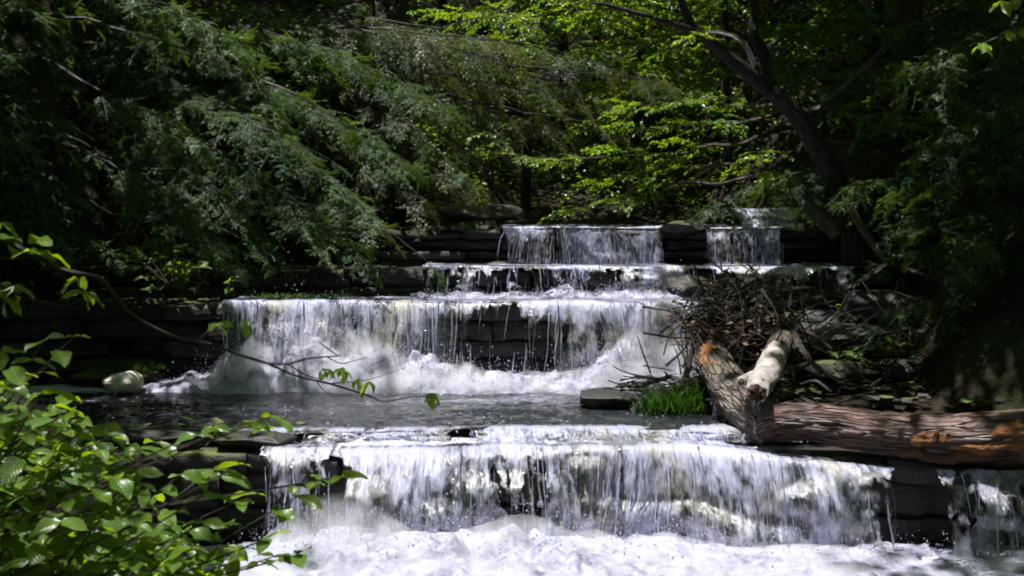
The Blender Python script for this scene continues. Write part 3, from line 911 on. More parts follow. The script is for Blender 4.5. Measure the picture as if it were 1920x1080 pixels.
def boulder(name, loc, size, mat, seed, label, cat='stone', flat=0.0, rot=0.0, res=26, facet=14):
    u, v = np.meshgrid(np.linspace(0, 2 * np.pi, 2 * res, endpoint=False), np.linspace(0.02, np.pi - 0.02, res))
    D = np.stack([np.cos(u) * np.sin(v), np.sin(u) * np.sin(v), np.cos(v)], -1)
    r = 1 + 0.22 * fbm(D[..., 0] * 1.3 + seed, D[..., 1] * 1.3, D[..., 2] * 1.3, seed, 3) + 0.05 * fbm(D[..., 0] * 6, D[..., 1] * 6, D[..., 2] * 9, seed + 2, 3)
    V = D * r[..., None]
    V = np.sign(V) * np.abs(V) ** (1.0 - flat * 0.4)
    if facet:
        rr_ = np.random.default_rng(seed)
        for q in range(facet):
            nn = unit(rr_.normal(0, 1, 3) * np.array([1, 1, 0.7]))
            dd = rr_.uniform(0.62, 0.92)
            V = V - np.maximum(0, V @ nn - dd)[..., None] * nn
    V = V * np.array(size)
    n = 2 * res
    i, j = np.meshgrid(np.arange(res - 1), np.arange(n), indexing='ij')
    F = np.stack([i * n + j, i * n + (j + 1) % n, (i + 1) * n + (j + 1) % n, (i + 1) * n + j], -1).reshape(-1, 4)[:, ::-1]
    o = link(name, mesh(name, V.reshape(-1, 3), F, mat))
    o.location = loc
    o.rotation_euler = (0, 0, rot)
    return tag(o, label, cat)


boulder('foam_clump', at(228, 716, 12.0), (0.215, 0.16, 0.11), CREAM, 4, 'small rounded cream-white lump at the waterline under the dark left ledge', 'foam clump', flat=0.1, facet=5)
boulder('stone', at(1135, 752, 11.2), (0.34, 0.30, 0.10), ROCK, 5, 'low flat wet stone in the pool left of the green grass tuft', flat=0.5)
boulder('stone', at(1850, 752, 11.4), (0.24, 0.22, 0.17), ROCK_PALE, 7, 'rounded grey boulder above the right end of the long log', 'boulder', facet=3)
boulder('stone', at(215, 705, 12.45), (0.55, 0.25, 0.10), ROCK_DRY, 11, 'mossy flat stone behind the cream-white lump under the left ledge', flat=0.5)
boulder('stone', at(1285, 425, 14.2), (0.30, 0.30, 0.07), ROCK_DRY, 13, 'flat slab on the top ledge between the two far strands of water', flat=0.6)
boulder('stone', at(940, 398, 15.4), (0.34, 0.4, 0.10), ROCK, 15, 'dark slab of rock on the bank behind the far curtain of water', flat=0.6)
boulder('stone', at(870, 402, 15.0), (0.5, 0.45, 0.12), ROCK, 16, 'lower dark mossy slab left of the far curtain of water', flat=0.6)
boulder('stone', at(1705, 690, 11.9), (0.85, 0.45, 0.14), ROCK, 19, 'long dark slab overhanging the recess behind the long log', flat=0.6)
boulder('stone', at(1720, 760, 11.2), (0.55, 0.35, 0.09), ROCK_DRY, 21, 'mossy low slab in the recess behind the long log', flat=0.5)
boulder('stone', at(1555, 700, 11.3), (0.4, 0.3, 0.12), ROCK, 23, 'dark stone beside the pale branch stub', flat=0.4)
boulder('stone', at(480, 822, 9.75), (0.45, 0.25, 0.055), ROCK, 27, 'thin dark slab at the left edge of the dark pool', flat=0.6)
boulder('stone', at(290, 815, 9.8), (0.42, 0.25, 0.05), ROCK, 29, 'thin dark slab half behind the leaves of the near shrub', flat=0.6)
boulder('stone', at(1290, 540, 13.25), (0.27, 0.2, 0.16), ROCK, 35, 'black block of rock beside the right end of the upper fall', flat=0.6)

for px, py, Y, sx, sz, lab in ((1600, 640, 12.0, 0.5, 0.16, 'dark block of rock in the right bank beside the stick heap'), (1780, 640, 12.2, 0.6, 0.2, 'black layered block of rock high in the right bank'),
                               (1880, 690, 11.9, 0.5, 0.2, 'dark block of rock at the right edge above the rounded boulder'), (1650, 580, 12.8, 0.6, 0.18, 'dark slab under the crook of the bare limb'),
                               (1800, 740, 11.6, 0.4, 0.12, 'low dark stone left of the rounded boulder'), (1540, 610, 12.6, 0.45, 0.15, 'dark slab behind the stick heap')):
    boulder('stone', at(px, py, Y), (sx, 0.4, sz), ROCK, px, lab, flat=0.6)

# loose chips of shale lying on the ledges and along their feet, uncountable
rk = np.random.default_rng(19)
acc = Acc()
for zc, yc, x0, x1, m_ in ((Z_UP, Y_UP + 0.15, -5.4, -1.2, 110), (Z_MID, Y_MID + 0.25, -6.0, -3.1, 110), (Z_POOL, Y_EDGE + 0.1, -3.6, -1.7, 50), (Z_TOP, Y_TOP + 0.25, -3.4, -0.2, 90), (0.82, 11.3, 2.3, 4.2, 120)):
    for k in range(m_):
        c = np.array([rk.uniform(x0, x1), yc + rk.normal(0, 0.16 if zc > 0.83 or zc < 0.7 else 0.5), zc - 0.005])
        sz = rk.uniform(0.015, 0.075) * np.array([1.3, 1.0, 0.35])
        R3 = np.array(Matrix.Rotation(rk.uniform(0, 6.28), 3, 'Z') @ Matrix.Rotation(rk.normal(0, 0.25), 3, 'X'))
        V = np.array([[a_, b_, c_] for a_ in (-1, 1) for b_ in (-1, 1) for c_ in (-1, 1)]) * rk.uniform(0.55, 1.0, (8, 3)) * sz
        acc.add(V @ R3.T + c, np.array([[0, 1, 3, 2], [4, 6, 7, 5], [0, 4, 5, 1], [2, 3, 7, 6], [0, 2, 6, 4], [1, 5, 7, 3]]))
tag(link('stone_chips', acc.mesh('stone_chips', [ROCK_DRY], False)), 'loose dark chips of shale lying on the ledges', None, None, 'stuff')

# ------------------------------------------------------------------ sticks and debris caught behind the logs
def stick(path, r, mat, label, group=None, seed=0, name='driftwood_stick', cat='stick'):
    P = [at(*p) for p in path]
    o = thing(name, P[0], label, cat, group)
    a = Acc()
    add_tube(a, P, r, 7, 0.12, seed, 0, 22)
    link('stem', a.mesh('stem', TWIG if mat is None else mat), o, rel(o, Matrix.Identity(4)))
    return o


BAREBR = stick([(1590, 372, 12.6), (1600, 400, 12.6), (1625, 440, 12.5), (1664, 494, 12.3)], [0.045, 0.04, 0.038, 0.03], BARK_GREY,
               'bare grey limb dropping from the leaning tree to a crook at the right bank', None, 3, 'bare_branch', 'branch')
a = Acc()
add_tube(a, [at(1664, 494, 12.3), at(1610, 530, 12.0), at(1530, 560, 11.8), at(1430, 572, 11.7)], [0.03, 0.032, 0.028, 0.022], 7, 0.1, 4, 0, 24)
link('side_branch', a.mesh('side_branch', BARK_GREY), BAREBR, rel(BAREBR, Matrix.Identity(4)))
a = Acc()
add_tube(a, [at(1664, 494, 12.3), at(1760, 525, 12.1), at(1800, 542, 12.0), at(1855, 572, 11.9)], [0.028, 0.02, 0.016, 0.008], 7, 0.1, 5, 0, 20)
link('side_branch', a.mesh('side_branch', BARK_GREY), BAREBR, rel(BAREBR, Matrix.Identity(4)))
a = Acc()
add_tube(a, [at(1684, 528, 12.2), at(1680, 560, 12.1), at(1689, 590, 12.0), at(1688, 622, 12.0)], [0.016, 0.018, 0.015, 0.012], 7, 0.1, 6, 0, 14)
link('side_branch', a.mesh('side_branch', BARK_GREY), BAREBR, rel(BAREBR, Matrix.Identity(4)))
STK = [
    ([(1280, 720, 10.9), (1290, 690, 10.9), (1303, 640, 11.0), (1330, 600, 11.2)], [0.03, 0.03, 0.022, 0.015], 'dark bent stick standing at the left edge of the heap above the grass'),
    ([(1445, 590, 11.2), (1480, 610, 11.1), (1500, 650, 10.9), (1540, 700, 10.7)], [0.035, 0.035, 0.03, 0.018], 'thick grey stick sloping down right from the heap behind the pale stub'),
    ([(1490, 615, 11.2), (1525, 628, 11.1), (1560, 655, 11.0)], [0.02, 0.022, 0.014], 'short grey stick lying right of the heap over the dark recess'),
    ([(1400, 560, 11.4), (1410, 600, 11.3), (1425, 640, 11.2)], [0.014, 0.016, 0.01], 'pale stick standing upright in the middle of the heap'),
    ([(1370, 560, 11.5), (1400, 530, 11.5), (1430, 520, 11.5)], [0.02, 0.028, 0.02], 'reddish stick lying along the top of the heap below the upper fall'),
    ([(1340, 650, 11.1), (1400, 630, 11.0), (1460, 628, 10.9), (1475, 660, 10.6), (1490, 715, 10.4)], [0.012, 0.014, 0.014, 0.013, 0.008], 'thin arched stick hooped over the pale stub'),
    ([(1220, 700, 10.9), (1205, 660, 10.9), (1195, 630, 10.9)], [0.009, 0.008, 0.004], 'thin bare twig rising in front of the right end of the white water'),
    ([(1250, 712, 10.9), (1200, 705, 10.9), (1165, 695, 11.0), (1148, 685, 11.0)], [0.012, 0.01, 0.007, 0.004], 'thin twig reaching left over the foam from the grass tuft'),
    ([(1157, 724, 11.0), (1200, 722, 11.0), (1260, 705, 10.95)], [0.014, 0.022, 0.02], 'dark stick lying flat above the wet stone left of the grass'),
    ([(1310, 560, 11.7), (1350, 590, 11.5), (1390, 640, 11.2)], [0.02, 0.025, 0.02], 'grey stick slanting across the left half of the heap'),
    ([(1330, 610, 11.4), (1380, 585, 11.4), (1440, 545, 11.5)], [0.022, 0.025, 0.018], 'brown stick crossing the middle of the heap upwards to the right'),
    ([(1430, 560, 11.5), (1470, 545, 11.6), (1530, 540, 11.7)], [0.018, 0.03, 0.018], 'mossy stick poking right out of the top of the heap'),
    ([(1560, 760, 10.6), (1600, 745, 10.6), (1640, 735, 10.7)], [0.012, 0.018, 0.012], 'short pale stick lying on the mossy slab behind the long log'),
    ([(1500, 745, 10.2), (1520, 755, 10.15), (1535, 765, 10.1)], [0.018, 0.022, 0.014], 'small bright stick end beside the left end of the long log'),
    ([(1500, 720, 10.6), (1530, 715, 10.6), (1560, 735, 10.5)], [0.012, 0.016, 0.01], 'small forked stick on the dark stone right of the pale stub'),
    ([(1700, 580, 12.0), (1760, 620, 12.0), (1820, 660, 12.0)], [0.01, 0.012, 0.006], 'long thin bare twig hanging across the black right bank'),
    ([(1570, 580, 12.0), (1600, 600, 12.0), (1630, 640, 12.0)], [0.008, 0.01, 0.006], 'short thin bare twig bent over the dark recess right of the heap'),
]
for k, (p, r, lab) in enumerate(STK):
    stick(p, r, BARK_GREY if 'pale' in lab else BARK_GREY if k % 3 else TWIG, lab, 'driftwood sticks caught behind the logs', 60 + k)

rs = np.random.default_rng(11)
acc = Acc()
for k in range(430):                                     # the tangle of small sticks, uncountable
    px, py = rs.normal(1378, 68), rs.normal(598, 54)
    if py > 700 or px < 1268 or px > 1560 or py < 515 + abs(px - 1390) * 0.25: continue
    Y = 11.55 - (py - 520) / 180 * 0.75 + rs.normal(0, 0.15)
    c = at(px, py, Y)
    L = rs.uniform(0.12, 0.5) * (1.7 if rs.uniform() < 0.25 else 1)
    ang = rs.normal(0.5, 0.9)
    d = Vector((math.cos(ang), rs.normal(0, 0.5), math.sin(ang) * rs.choice([-1, 1])))
    d.normalize()
    b = Vector(rs.normal(0, 0.05, 3))
    add_tube(acc, [c - d * L / 2, c + b, c + d * L / 2], [rs.uniform(0.003, 0.014), 0.003], 5, 0, 0, int(rs.uniform() < 0.4), 7, False)
for k in range(90):
    px, py = rs.uniform(1160, 1330), rs.normal(725, 14)
    c = at(px, py, 10.95 + rs.normal(0, 0.1))
    d = Vector((1, rs.normal(0, 0.4), rs.normal(0, 0.35))).normalized()
    L = rs.uniform(0.1, 0.35)
    add_tube(acc, [c - d * L / 2, c + d * L / 2], [0.007, 0.003], 4, 0, 0, 0, 4, False)
for k in range(130):
    px, py = 1440 + 300 * rs.uniform() ** 1.6, rs.uniform(545, 760)
    c = at(px, py, 11.6 - (py - 600) / 170 * 0.8)
    d = Vector((1, rs.normal(0, 0.4), rs.normal(0, 0.5))).normalized()
    L = rs.uniform(0.2, 0.6)
    add_tube(acc, [c - d * L / 2, c + Vector(rs.normal(0, 0.03, 3)), c + d * L / 2], [rs.uniform(0.004, 0.012), 0.003], 5, 0, 0, int(rs.uniform() < 0.5), 7, False)
tag(link('twig_debris', acc.mesh('twig_debris', [TWIG, BARK_GREY])), 'tangle of small grey sticks and bark caught behind the logs', None, None, 'stuff')
boulder('debris_mound', at(1400, 660, 11.6), (0.50, 0.40, 0.30), GROUND, 41, 'mound of dark silt and bark under the stick heap', 'mound')
boulder('debris_mound', at(1265, 765, 11.0), (0.36, 0.28, 0.13), GROUND, 43, 'low silt mound under the green grass tuft at the pool edge', 'mound')


def leaf_quads(C, Ddir, Nn, L, W, fold=0.25):
    """simple folded leaves: C base (n,3), D along, N normal -> V,F,uv ; 6 verts, 2 tris + 2 quads as 4 quads"""
    n = len(C)
    S = np.cross(Nn, Ddir)
    S /= np.linalg.norm(S, axis=1)[:, None] + 1e-9
    tl = np.array([[0, 0, 0], [0.30, 0.42, 1], [0.70, 0.34, 1], [1, 0, -0.3], [0.70, -0.34, 1], [0.30, -0.42, 1], [0.33, 0, 0], [0.68, 0, -.1]])
    L = np.broadcast_to(np.asarray(L, float), (n,))[:, None, None]
    W = np.broadcast_to(np.asarray(W, float), (n,))[:, None, None]
    V = C[:, None, :] + Ddir[:, None, :] * tl[None, :, 0:1] * L + S[:, None, :] * tl[None, :, 1:2] * W + Nn[:, None, :] * (tl[None, :, 2:3] * fold) * W * 0.5
    f = np.array([[0, 6, 1, 1], [6, 7, 2, 1], [7, 3, 2, 2], [0, 5, 6, 6], [5, 4, 7, 6], [4, 3, 7, 7]])
    tri = np.array([[0, 6, 1], [7, 3, 2], [0, 5, 6], [4, 3, 7]])
    qd = np.array([[6, 7, 2, 1], [5, 4, 7, 6]])
    b = (np.arange(n) * 8)[:, None, None]
    uv = np.broadcast_to(np.stack([tl[:, 1] + 0.5, tl[:, 0]], -1)[None], (n, 8, 2))
    return V.reshape(-1, 3), (tri[None] + b).reshape(-1, 3), (qd[None] + b).reshape(-1, 4), uv.reshape(-1, 2)


def add_leaves(acc, C, D, N, L, W, m=0, fold=0.25):
    V, t, q, uv = leaf_quads(C, D, N, L, W, fold)
    acc.V.append(V); acc.U.append(uv)
    acc.F3.append(t + acc.n); acc.m3.append(np.full(len(t), m))
    acc.F4.append(q + acc.n); acc.m4.append(np.full(len(q), m))
    acc.n += len(V)


# dead leaves on the heap and the banks
acc = Acc()
n = 260
px, py = rs.normal(1370, 55, n), rs.normal(600, 40, n)
C = np.array([at(a_, b_, 11.4 - (b_ - 520) / 180 * 0.75 + rs.normal(0, 0.12)) for a_, b_ in zip(px, py)])
X, Y = rs.uniform(-7, 7, 6500), rs.uniform(10.5, 20, 6500)
okk = (X < -3.6 + (Y - 12) * 0.4) | (X > 2.6 + (Y - 12) * 0.25)
X, Y = X[okk], Y[okk]
C2 = np.stack([X, Y, np.maximum(ground_z(X, Y), -9) + 0.012], -1)
C = np.vstack([C, C2])
n = len(C)
D = unit(np.stack([rs.normal(0, 1, n), rs.normal(0, 1, n), rs.normal(0, 0.25, n)], -1))
N = unit(np.stack([rs.normal(0, 0.4, n), rs.normal(-0.2, 0.4, n), np.ones(n)], -1))
add_leaves(acc, C, D, N, rs.uniform(0.03, 0.07, n), rs.uniform(0.02, 0.045, n))
tag(link('leaf_litter', acc.mesh('leaf_litter', [DEAD])), 'scattered dead brown leaves on the heap and the forest floor', None, None, 'stuff')


def grass(name, label, centers, n, h, seed, lean=(0, -0.2)):
    r = np.random.default_rng(seed)
    k = r.integers(0, len(centers), n)
    c = np.array([tuple(q[0]) for q in centers])[k] + r.normal(0, 1, (n, 3)) * np.array([q[1] for q in centers])[k][:, None] * np.array([1, 0.6, 0.12])
    L = h * r.uniform(0.2, 1.15, n) ** 1.0
    d = np.stack([r.normal(lean[0], 0.5, n), r.normal(lean[1], 0.45, n), np.ones(n)], -1)
    d = unit(d)
    S = unit(np.stack([d[:, 1] * 0 + 1, r.normal(0, 0.6, n), 0 * d[:, 0]], -1))
    w = (r.uniform(0.003, 0.006, n))[:, None]
    b2 = c + d * L[:, None] * 0.55
    tip = c + d * L[:, None] + np.stack([d[:, 0] * L * 0.5, d[:, 1] * L * 0.5, -0.18 * L], -1)
    V = np.stack([c - S * w, c + S * w, b2 - S * w * 0.8, b2 + S * w * 0.8, tip], 1).reshape(-1, 3)
    b = (np.arange(n) * 5)[:, None]
    o = link(name, mesh(name, V, [b + np.array([[2, 3, 4]]), b + np.array([[0, 1, 3, 2]])], GRASS))
    return o


tag(grass('grass_tuft', '', [(at(1235, 775, 10.9), 0.09), (at(1285, 765, 10.9), 0.10), (at(1262, 772, 10.75), 0.13), (at(1305, 745, 10.95), 0.07)], 1500, 0.32, 3), 'bright green grass tuft at the pool edge left of the short log', 'grass')
tag(grass('moss_strip', '', [(at(p, 500, 13.5), 0.10) for p in range(380, 480, 12)] + [(at(p, 556, 12.65), 0.09) for p in range(500, 660, 16)], 900, 0.045, 4), 'thin moss and short grass along the ledge edges on the left', None, None, 'stuff')
tag(grass('low_plants', '', [(at(p, q, 11.3), 0.12) for p, q in ((1540, 735), (1580, 720), (1680, 755), (1640, 750))], 420, 0.12, 5), 'dark grass growing in the recess behind the long log', None, None, 'stuff')
tag(grass('low_plants', '', [(at(p, 800, 9.95), 0.05) for p in (200, 220, 250, 300, 320, 336)], 70, 0.05, 6), 'few green blades on the thin slab at the left edge of the pool', None, None, 'stuff')
tag(grass('low_plants', '', [(at(p, 692, 12.3), 0.12) for p in (190, 215, 240, 265)], 600, 0.06, 7), 'moss and low grass on the stone under the dark left ledge', None, None, 'stuff')
tag(grass('low_plants', '', [(at(p, 437, 14.3), 0.08) for p in (1250, 1270, 1285)], 260, 0.10, 8), 'green tuft beside the flat slab on the top ledge', None, None, 'stuff')


# ------------------------------------------------------------------ foliage prototypes
def hemlock_bough(seed, L=1.1, droop=0.22, needle=None):
    r = np.random.default_rng(seed)
    a = Acc()
    n = 26
    t = np.linspace(0, 1, n)
    ax = np.stack([t * L, 0.05 * L * np.sin(t * 3 + seed), -droop * L * t ** 2], -1)
    add_tube(a, ax, np.linspace(0.008, 0.002, n), 4, 0, 0, 1, None, False)
    NC, ND, NN, NL = [], [], [], []

    def needles(P, step=0.010, ln=0.026):
        seg = np.diff(P, axis=0)
        Ls = np.linalg.norm(seg, axis=1)
        tot = Ls.sum()
        m = max(3, int(tot / step))
        u = np.linspace(0.02, 1, m)
        c = np.stack([np.interp(u * tot, np.concatenate([[0], np.cumsum(Ls)]), P[:, k]) for k in range(3)], -1)
        d = unit(np.gradient(c, axis=0))
        up = np.array([0, 0, 1.0])
        s = unit(np.cross(d, up))
        for sg in (-1, 1):
            dd = unit(d * r.uniform(0.25, 0.7, (m, 1)) + s * sg + np.stack([0 * u, 0 * u, r.normal(-0.08, 0.22, m)], -1))
            nn = unit(np.cross(dd, d) * sg + r.normal(0, 0.25, (m, 3)))
            nn[nn[:, 2] < 0] *= -1
            NC.append(c); ND.append(dd); NN.append(nn)
            NL.append(ln * r.uniform(0.7, 1.2, m) * (1 - 0.4 * u ** 4))

    needles(ax[3:], 0.011)

    def grow(p0, d, l, lev):
        q = np.linspace(0, 1, 7)[:, None]
        bend = r.normal(0, 0.22, 3) * l
        bend[2] -= r.uniform(0.05, 0.45) * l
        P = p0 + d * l * q + bend * q ** 2
        add_tube(a, P, np.linspace(0.0045 if lev == 0 else 0.002, 0.001, 7), 3, 0, 0, 1, None, False)
        needles(P[1:])
        if l < 0.09 or lev > 1: return
        w, sg = r.uniform(0.12, 0.3), r.choice([-1, 1])
        while w < 0.95:
            b0 = np.array([np.interp(w, q[:, 0], P[:, k2]) for k2 in range(3)])
            t_ = unit(d + 2 * bend * w / max(l, 1e-6))
            sd = unit(np.cross(t_, [0, 0, 1.0])) * sg
            grow(b0, unit(t_ * r.uniform(0.5, 1.0) + sd * r.uniform(0.5, 1.0) + np.array([0, 0, r.normal(-0.05, 0.25)])), l * r.uniform(0.25, 0.6) * (1.15 - w), lev + 1)
            sg = -sg
            w += r.uniform(0.07, 0.2)

    tt, sg = 0.06, 1
    while tt < 0.97:
        p0 = np.array([np.interp(tt, t, ax[:, q]) for q in range(3)])
        l = L * (0.46 * (1 - tt) ** 0.7 * min(1, 0.4 + tt * 3) + 0.05) * r.uniform(0.4, 1.25)
        an = sg * r.uniform(0.5, 1.2)
        grow(p0, unit(np.array([math.cos(an), math.sin(an), r.normal(0.0, 0.22)])), l, 0)
        sg = -sg if r.uniform() < 0.85 else sg
        tt += r.uniform(0.02, 0.075)
    C, D, N, Ln = np.concatenate(NC), np.concatenate(ND), np.concatenate(NN), np.concatenate(NL)[:, None]
    S = unit(np.cross(N, D)) * Ln * 0.13
    V = np.stack([C, C + D * Ln * 0.45 + S, C + D * Ln, C + D * Ln * 0.45 - S], 1).reshape(-1, 3)
    F = (np.arange(len(C)) * 4)[:, None] + np.arange(4)[None]
    a.add(V, F, None, 0)
    return a.mesh('bough', [needle or NEEDLE, TWIG], False)


def leaf_spray(seed, mat, L=0.9, n_tw=7, leaf=0.06, per=9, flat=0.25):
    """a forked twig carrying broad leaves held in a loose flat layer"""
    r = np.random.default_rng(seed)
    a = Acc()
    t = np.linspace(0, 1, 12)
    ax = np.stack([t * L, 0.08 * L * np.sin(t * 4 + seed), 0.06 * L * np.sin(t * 2.5) - 0.10 * L * t ** 2], -1)
    add_tube(a, ax, np.linspace(0.006, 0.0015, 12), 4, 0, 0, 1, None, False)
    C, D = [], []
    tw = [(ax, 0.3)]
    for k in range(n_tw):
        tt = 0.15 + 0.75 * k / n_tw + r.uniform(-0.04, 0.04)
        sg = 1 if k % 2 else -1
        p0 = np.array([np.interp(tt, t, ax[:, q]) for q in range(3)])
        l = L * 0.5 * (1 - 0.6 * tt) * r.uniform(0.6, 1.2)
        ang = sg * r.uniform(0.6, 1.1)
        q = np.linspace(0, 1, 6)[:, None]
        P = p0 + np.array([math.cos(ang), math.sin(ang), r.normal(0.0, 0.15)]) * l * q + np.array([0, 0, -0.12 * l]) * q ** 2
        add_tube(a, P, np.linspace(0.0035, 0.001, 6), 3, 0, 0, 1, None, False)
        tw.append((P, 0.2))
    for P, st in tw:
        d = unit(np.gradient(P, axis=0))
        for w in np.linspace(st, 1, per):
            f = w * (len(P) - 1)
            i = min(int(f), len(P) - 2)
            c = P[i] + (P[i + 1] - P[i]) * (f - i)
            sg = r.choice([-1, 1])
            s = np.cross(d[i], [0, 0, 1]) * sg
            C.append(c)
            D.append(unit(d[i] * r.uniform(0.2, 1.0) + s * r.uniform(0.4, 1.0) + np.array([0, 0, r.normal(-0.22, 0.28)])))
    C, D = np.array(C), np.array(D)
    m = len(C)
    N = unit(np.stack([r.normal(0, flat, m), r.normal(0, flat, m), np.ones(m)], -1))
    Ls = leaf * r.uniform(0.6, 1.25, m)
    add_leaves(a, C + D * 0.008, D, N, Ls, Ls * r.uniform(0.62, 0.8, m), 0, 0.3)
    return a.mesh('leaf_spray', [mat, TWIG], False)


BOUGH = [hemlock_bough(k, 0.9 + 0.08 * k, 0.12 + 0.06 * k) for k in range(8)]
BOUGH_OLIVE = [hemlock_bough(50 + k, 0.9 + 0.08 * k, 0.25 + 0.08 * k, NEEDLE_OLIVE) for k in range(5)]
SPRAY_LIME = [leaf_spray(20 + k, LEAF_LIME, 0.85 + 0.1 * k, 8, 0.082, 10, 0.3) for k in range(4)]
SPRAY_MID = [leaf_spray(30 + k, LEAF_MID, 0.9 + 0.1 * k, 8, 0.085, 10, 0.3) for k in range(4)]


def frame(loc, d, roll=0.0, s=1.0, upv=(0, 0, 1)):
    x = Vector(d).normalized()
    z = Vector(upv)
    y = z.cross(x)
    if y.length < 1e-3: y = Vector((0, 1, 0))
    y.normalize()
    z = x.cross(y)
    M = Matrix((x, y, z)).transposed().to_4x4()
    return Matrix.Translation(loc) @ M @ Matrix.Rotation(roll, 4, 'X') @ Matrix.Scale(s, 4)


def shades(p):
    """True where a bough would stand between the sun and the open falls, the sapling or the cream-white lump"""
    t = (p[2] - 1.2) / SUN.z
    x, y = p[0] - SUN.x * t, p[1] - SUN.y * t
    if p[2] < 1.9: return False
    return (-2.9 < x < 1.6 and 11.85 < y < 12.85) or (-0.45 < x < 3.2 and 13.2 < y < 13.6) or ((-0.1 < x < 1.85 or 2.2 < x < 3.2) and 13.9 < y < 14.75) or ((x + 3.7) / 0.5) ** 2 + ((y - 12.25) / 0.5) ** 2 < 1


def limb(root, P, R, mat, protos, step, rg, name='bough', size=(0.7, 1.1), start=0.15, side=1.0, droop=-0.15, tip=True, seg=7, up=None):
    """a limb (part) with its boughs or leaf sprays (sub-parts) set alternately along it"""
    n = max(10, int(sum((Vector(P[i + 1]) - Vector(P[i])).length for i in range(len(P) - 1)) / 0.12))
    n = min(n, 60)
    w_ = np.linspace(0, 1, n)
    Q = spline([tuple(p) for p in P], n)
    ln_ = float(np.linalg.norm(Q[-1] - Q[0]))
    q_ = rg.random() * 50
    Q = Q + np.stack([fbm(w_ * 3 * max(ln_, 1), q_, k_, 5, 3) for k_ in (0, 7, 13)], -1) * (0.07 * np.sin(w_ * np.pi) ** 0.5)[:, None] * min(1.0, ln_)
    a = Acc()
    add_tube(a, Q, np.interp(w_, np.linspace(0, 1, len(R)), R), seg, 0.10, rg.randint(0, 999), 0, None)
    lo = link('limb', a.mesh('limb', mat), root, rel(root, Matrix.Identity(4)))
    T = unit(np.gradient(Q, axis=0))
    Ls = np.concatenate([[0], np.cumsum(np.linalg.norm(np.diff(Q, axis=0), axis=1))])
    s = Ls[-1] * start
    k = 0
    while s < Ls[-1]:
        if shades(Q[min(n - 1, int(np.searchsorted(Ls, s)))]):
            s += step
            continue
        i = min(n - 1, int(np.searchsorted(Ls, s)))
        t = Vector(T[i])
        sd = t.cross(Vector((0, 0, 1)))
        sd.normalize()
        sg = 1 if k % 2 else -1
        d = t * rg.uniform(0.5, 1.1) + sd * sg * side * rg.uniform(0.4, 1.0) + Vector((0, 0, droop + rg.gauss(0, 0.15)))
        f = s / Ls[-1]
        sz = rg.uniform(*size) * (1.05 - 0.45 * f)
        o = link(name, rg.choice(protos), lo)
        o.matrix_local = frame(Vector(Q[i]), d, rg.gauss(0, 0.25), sz)
        k += 1
        s += step * rg.uniform(0.7, 1.3)
    if tip:
        o = link(name, rg.choice(protos), lo)
        o.matrix_local = frame(Vector(Q[-1]), Vector(T[-1]) + Vector((0, 0, droop)), rg.gauss(0, 0.2), size[0] * 0.8)
    return lo


def trunk(root, P, R, mat, seed=0, seg=14, n=40, rough=0.10, name='trunk'):
    V, F, uv, C = tube(spline([tuple(p) for p in P], n), np.interp(np.linspace(0, 1, n), np.linspace(0, 1, len(R)), R), seg, rough, seed, True, 3.0)
    return link(name, mesh(name, V, [C, F], mat, uv), root, rel(root, Matrix.Identity(4)))


def gz(x, y): return float(ground_z(x, y))


def guided(name, label, base, top, tr, limbs, protos, mat, seed, step, size, cat='tree', group=None, lr=0.022, droop=-0.15, part='bough', side=1.0, tmid=None):
    """a tree whose limbs reach through given points (px, py, distance)"""
    rg = random.Random(seed)
    b = Vector((base[0], base[1], gz(*base) - 0.2))
    root = thing(name, b, label, cat, group)
    P = [b] + ([Vector(tmid)] if tmid else []) + [Vector(top)]
    trunk(root, P, [tr * 1.25, tr, tr * 0.5], mat, seed)
    for L in limbs:
        q = [at(*p) for p in L]
        # the limb starts on the trunk line at the height of its first point
        z = min(max(q[0].z + 0.3, b.z + 0.4), top[2] - 0.1)
        f = (z - b.z) / (top[2] - b.z)
        s = b.lerp(Vector(top), f)
        limb(root, [s] + q, [lr * 1.3] + list(np.linspace(lr, lr * 0.25, len(q))), mat, protos, step, rg, part, size, 0.08, side, droop)
    return root


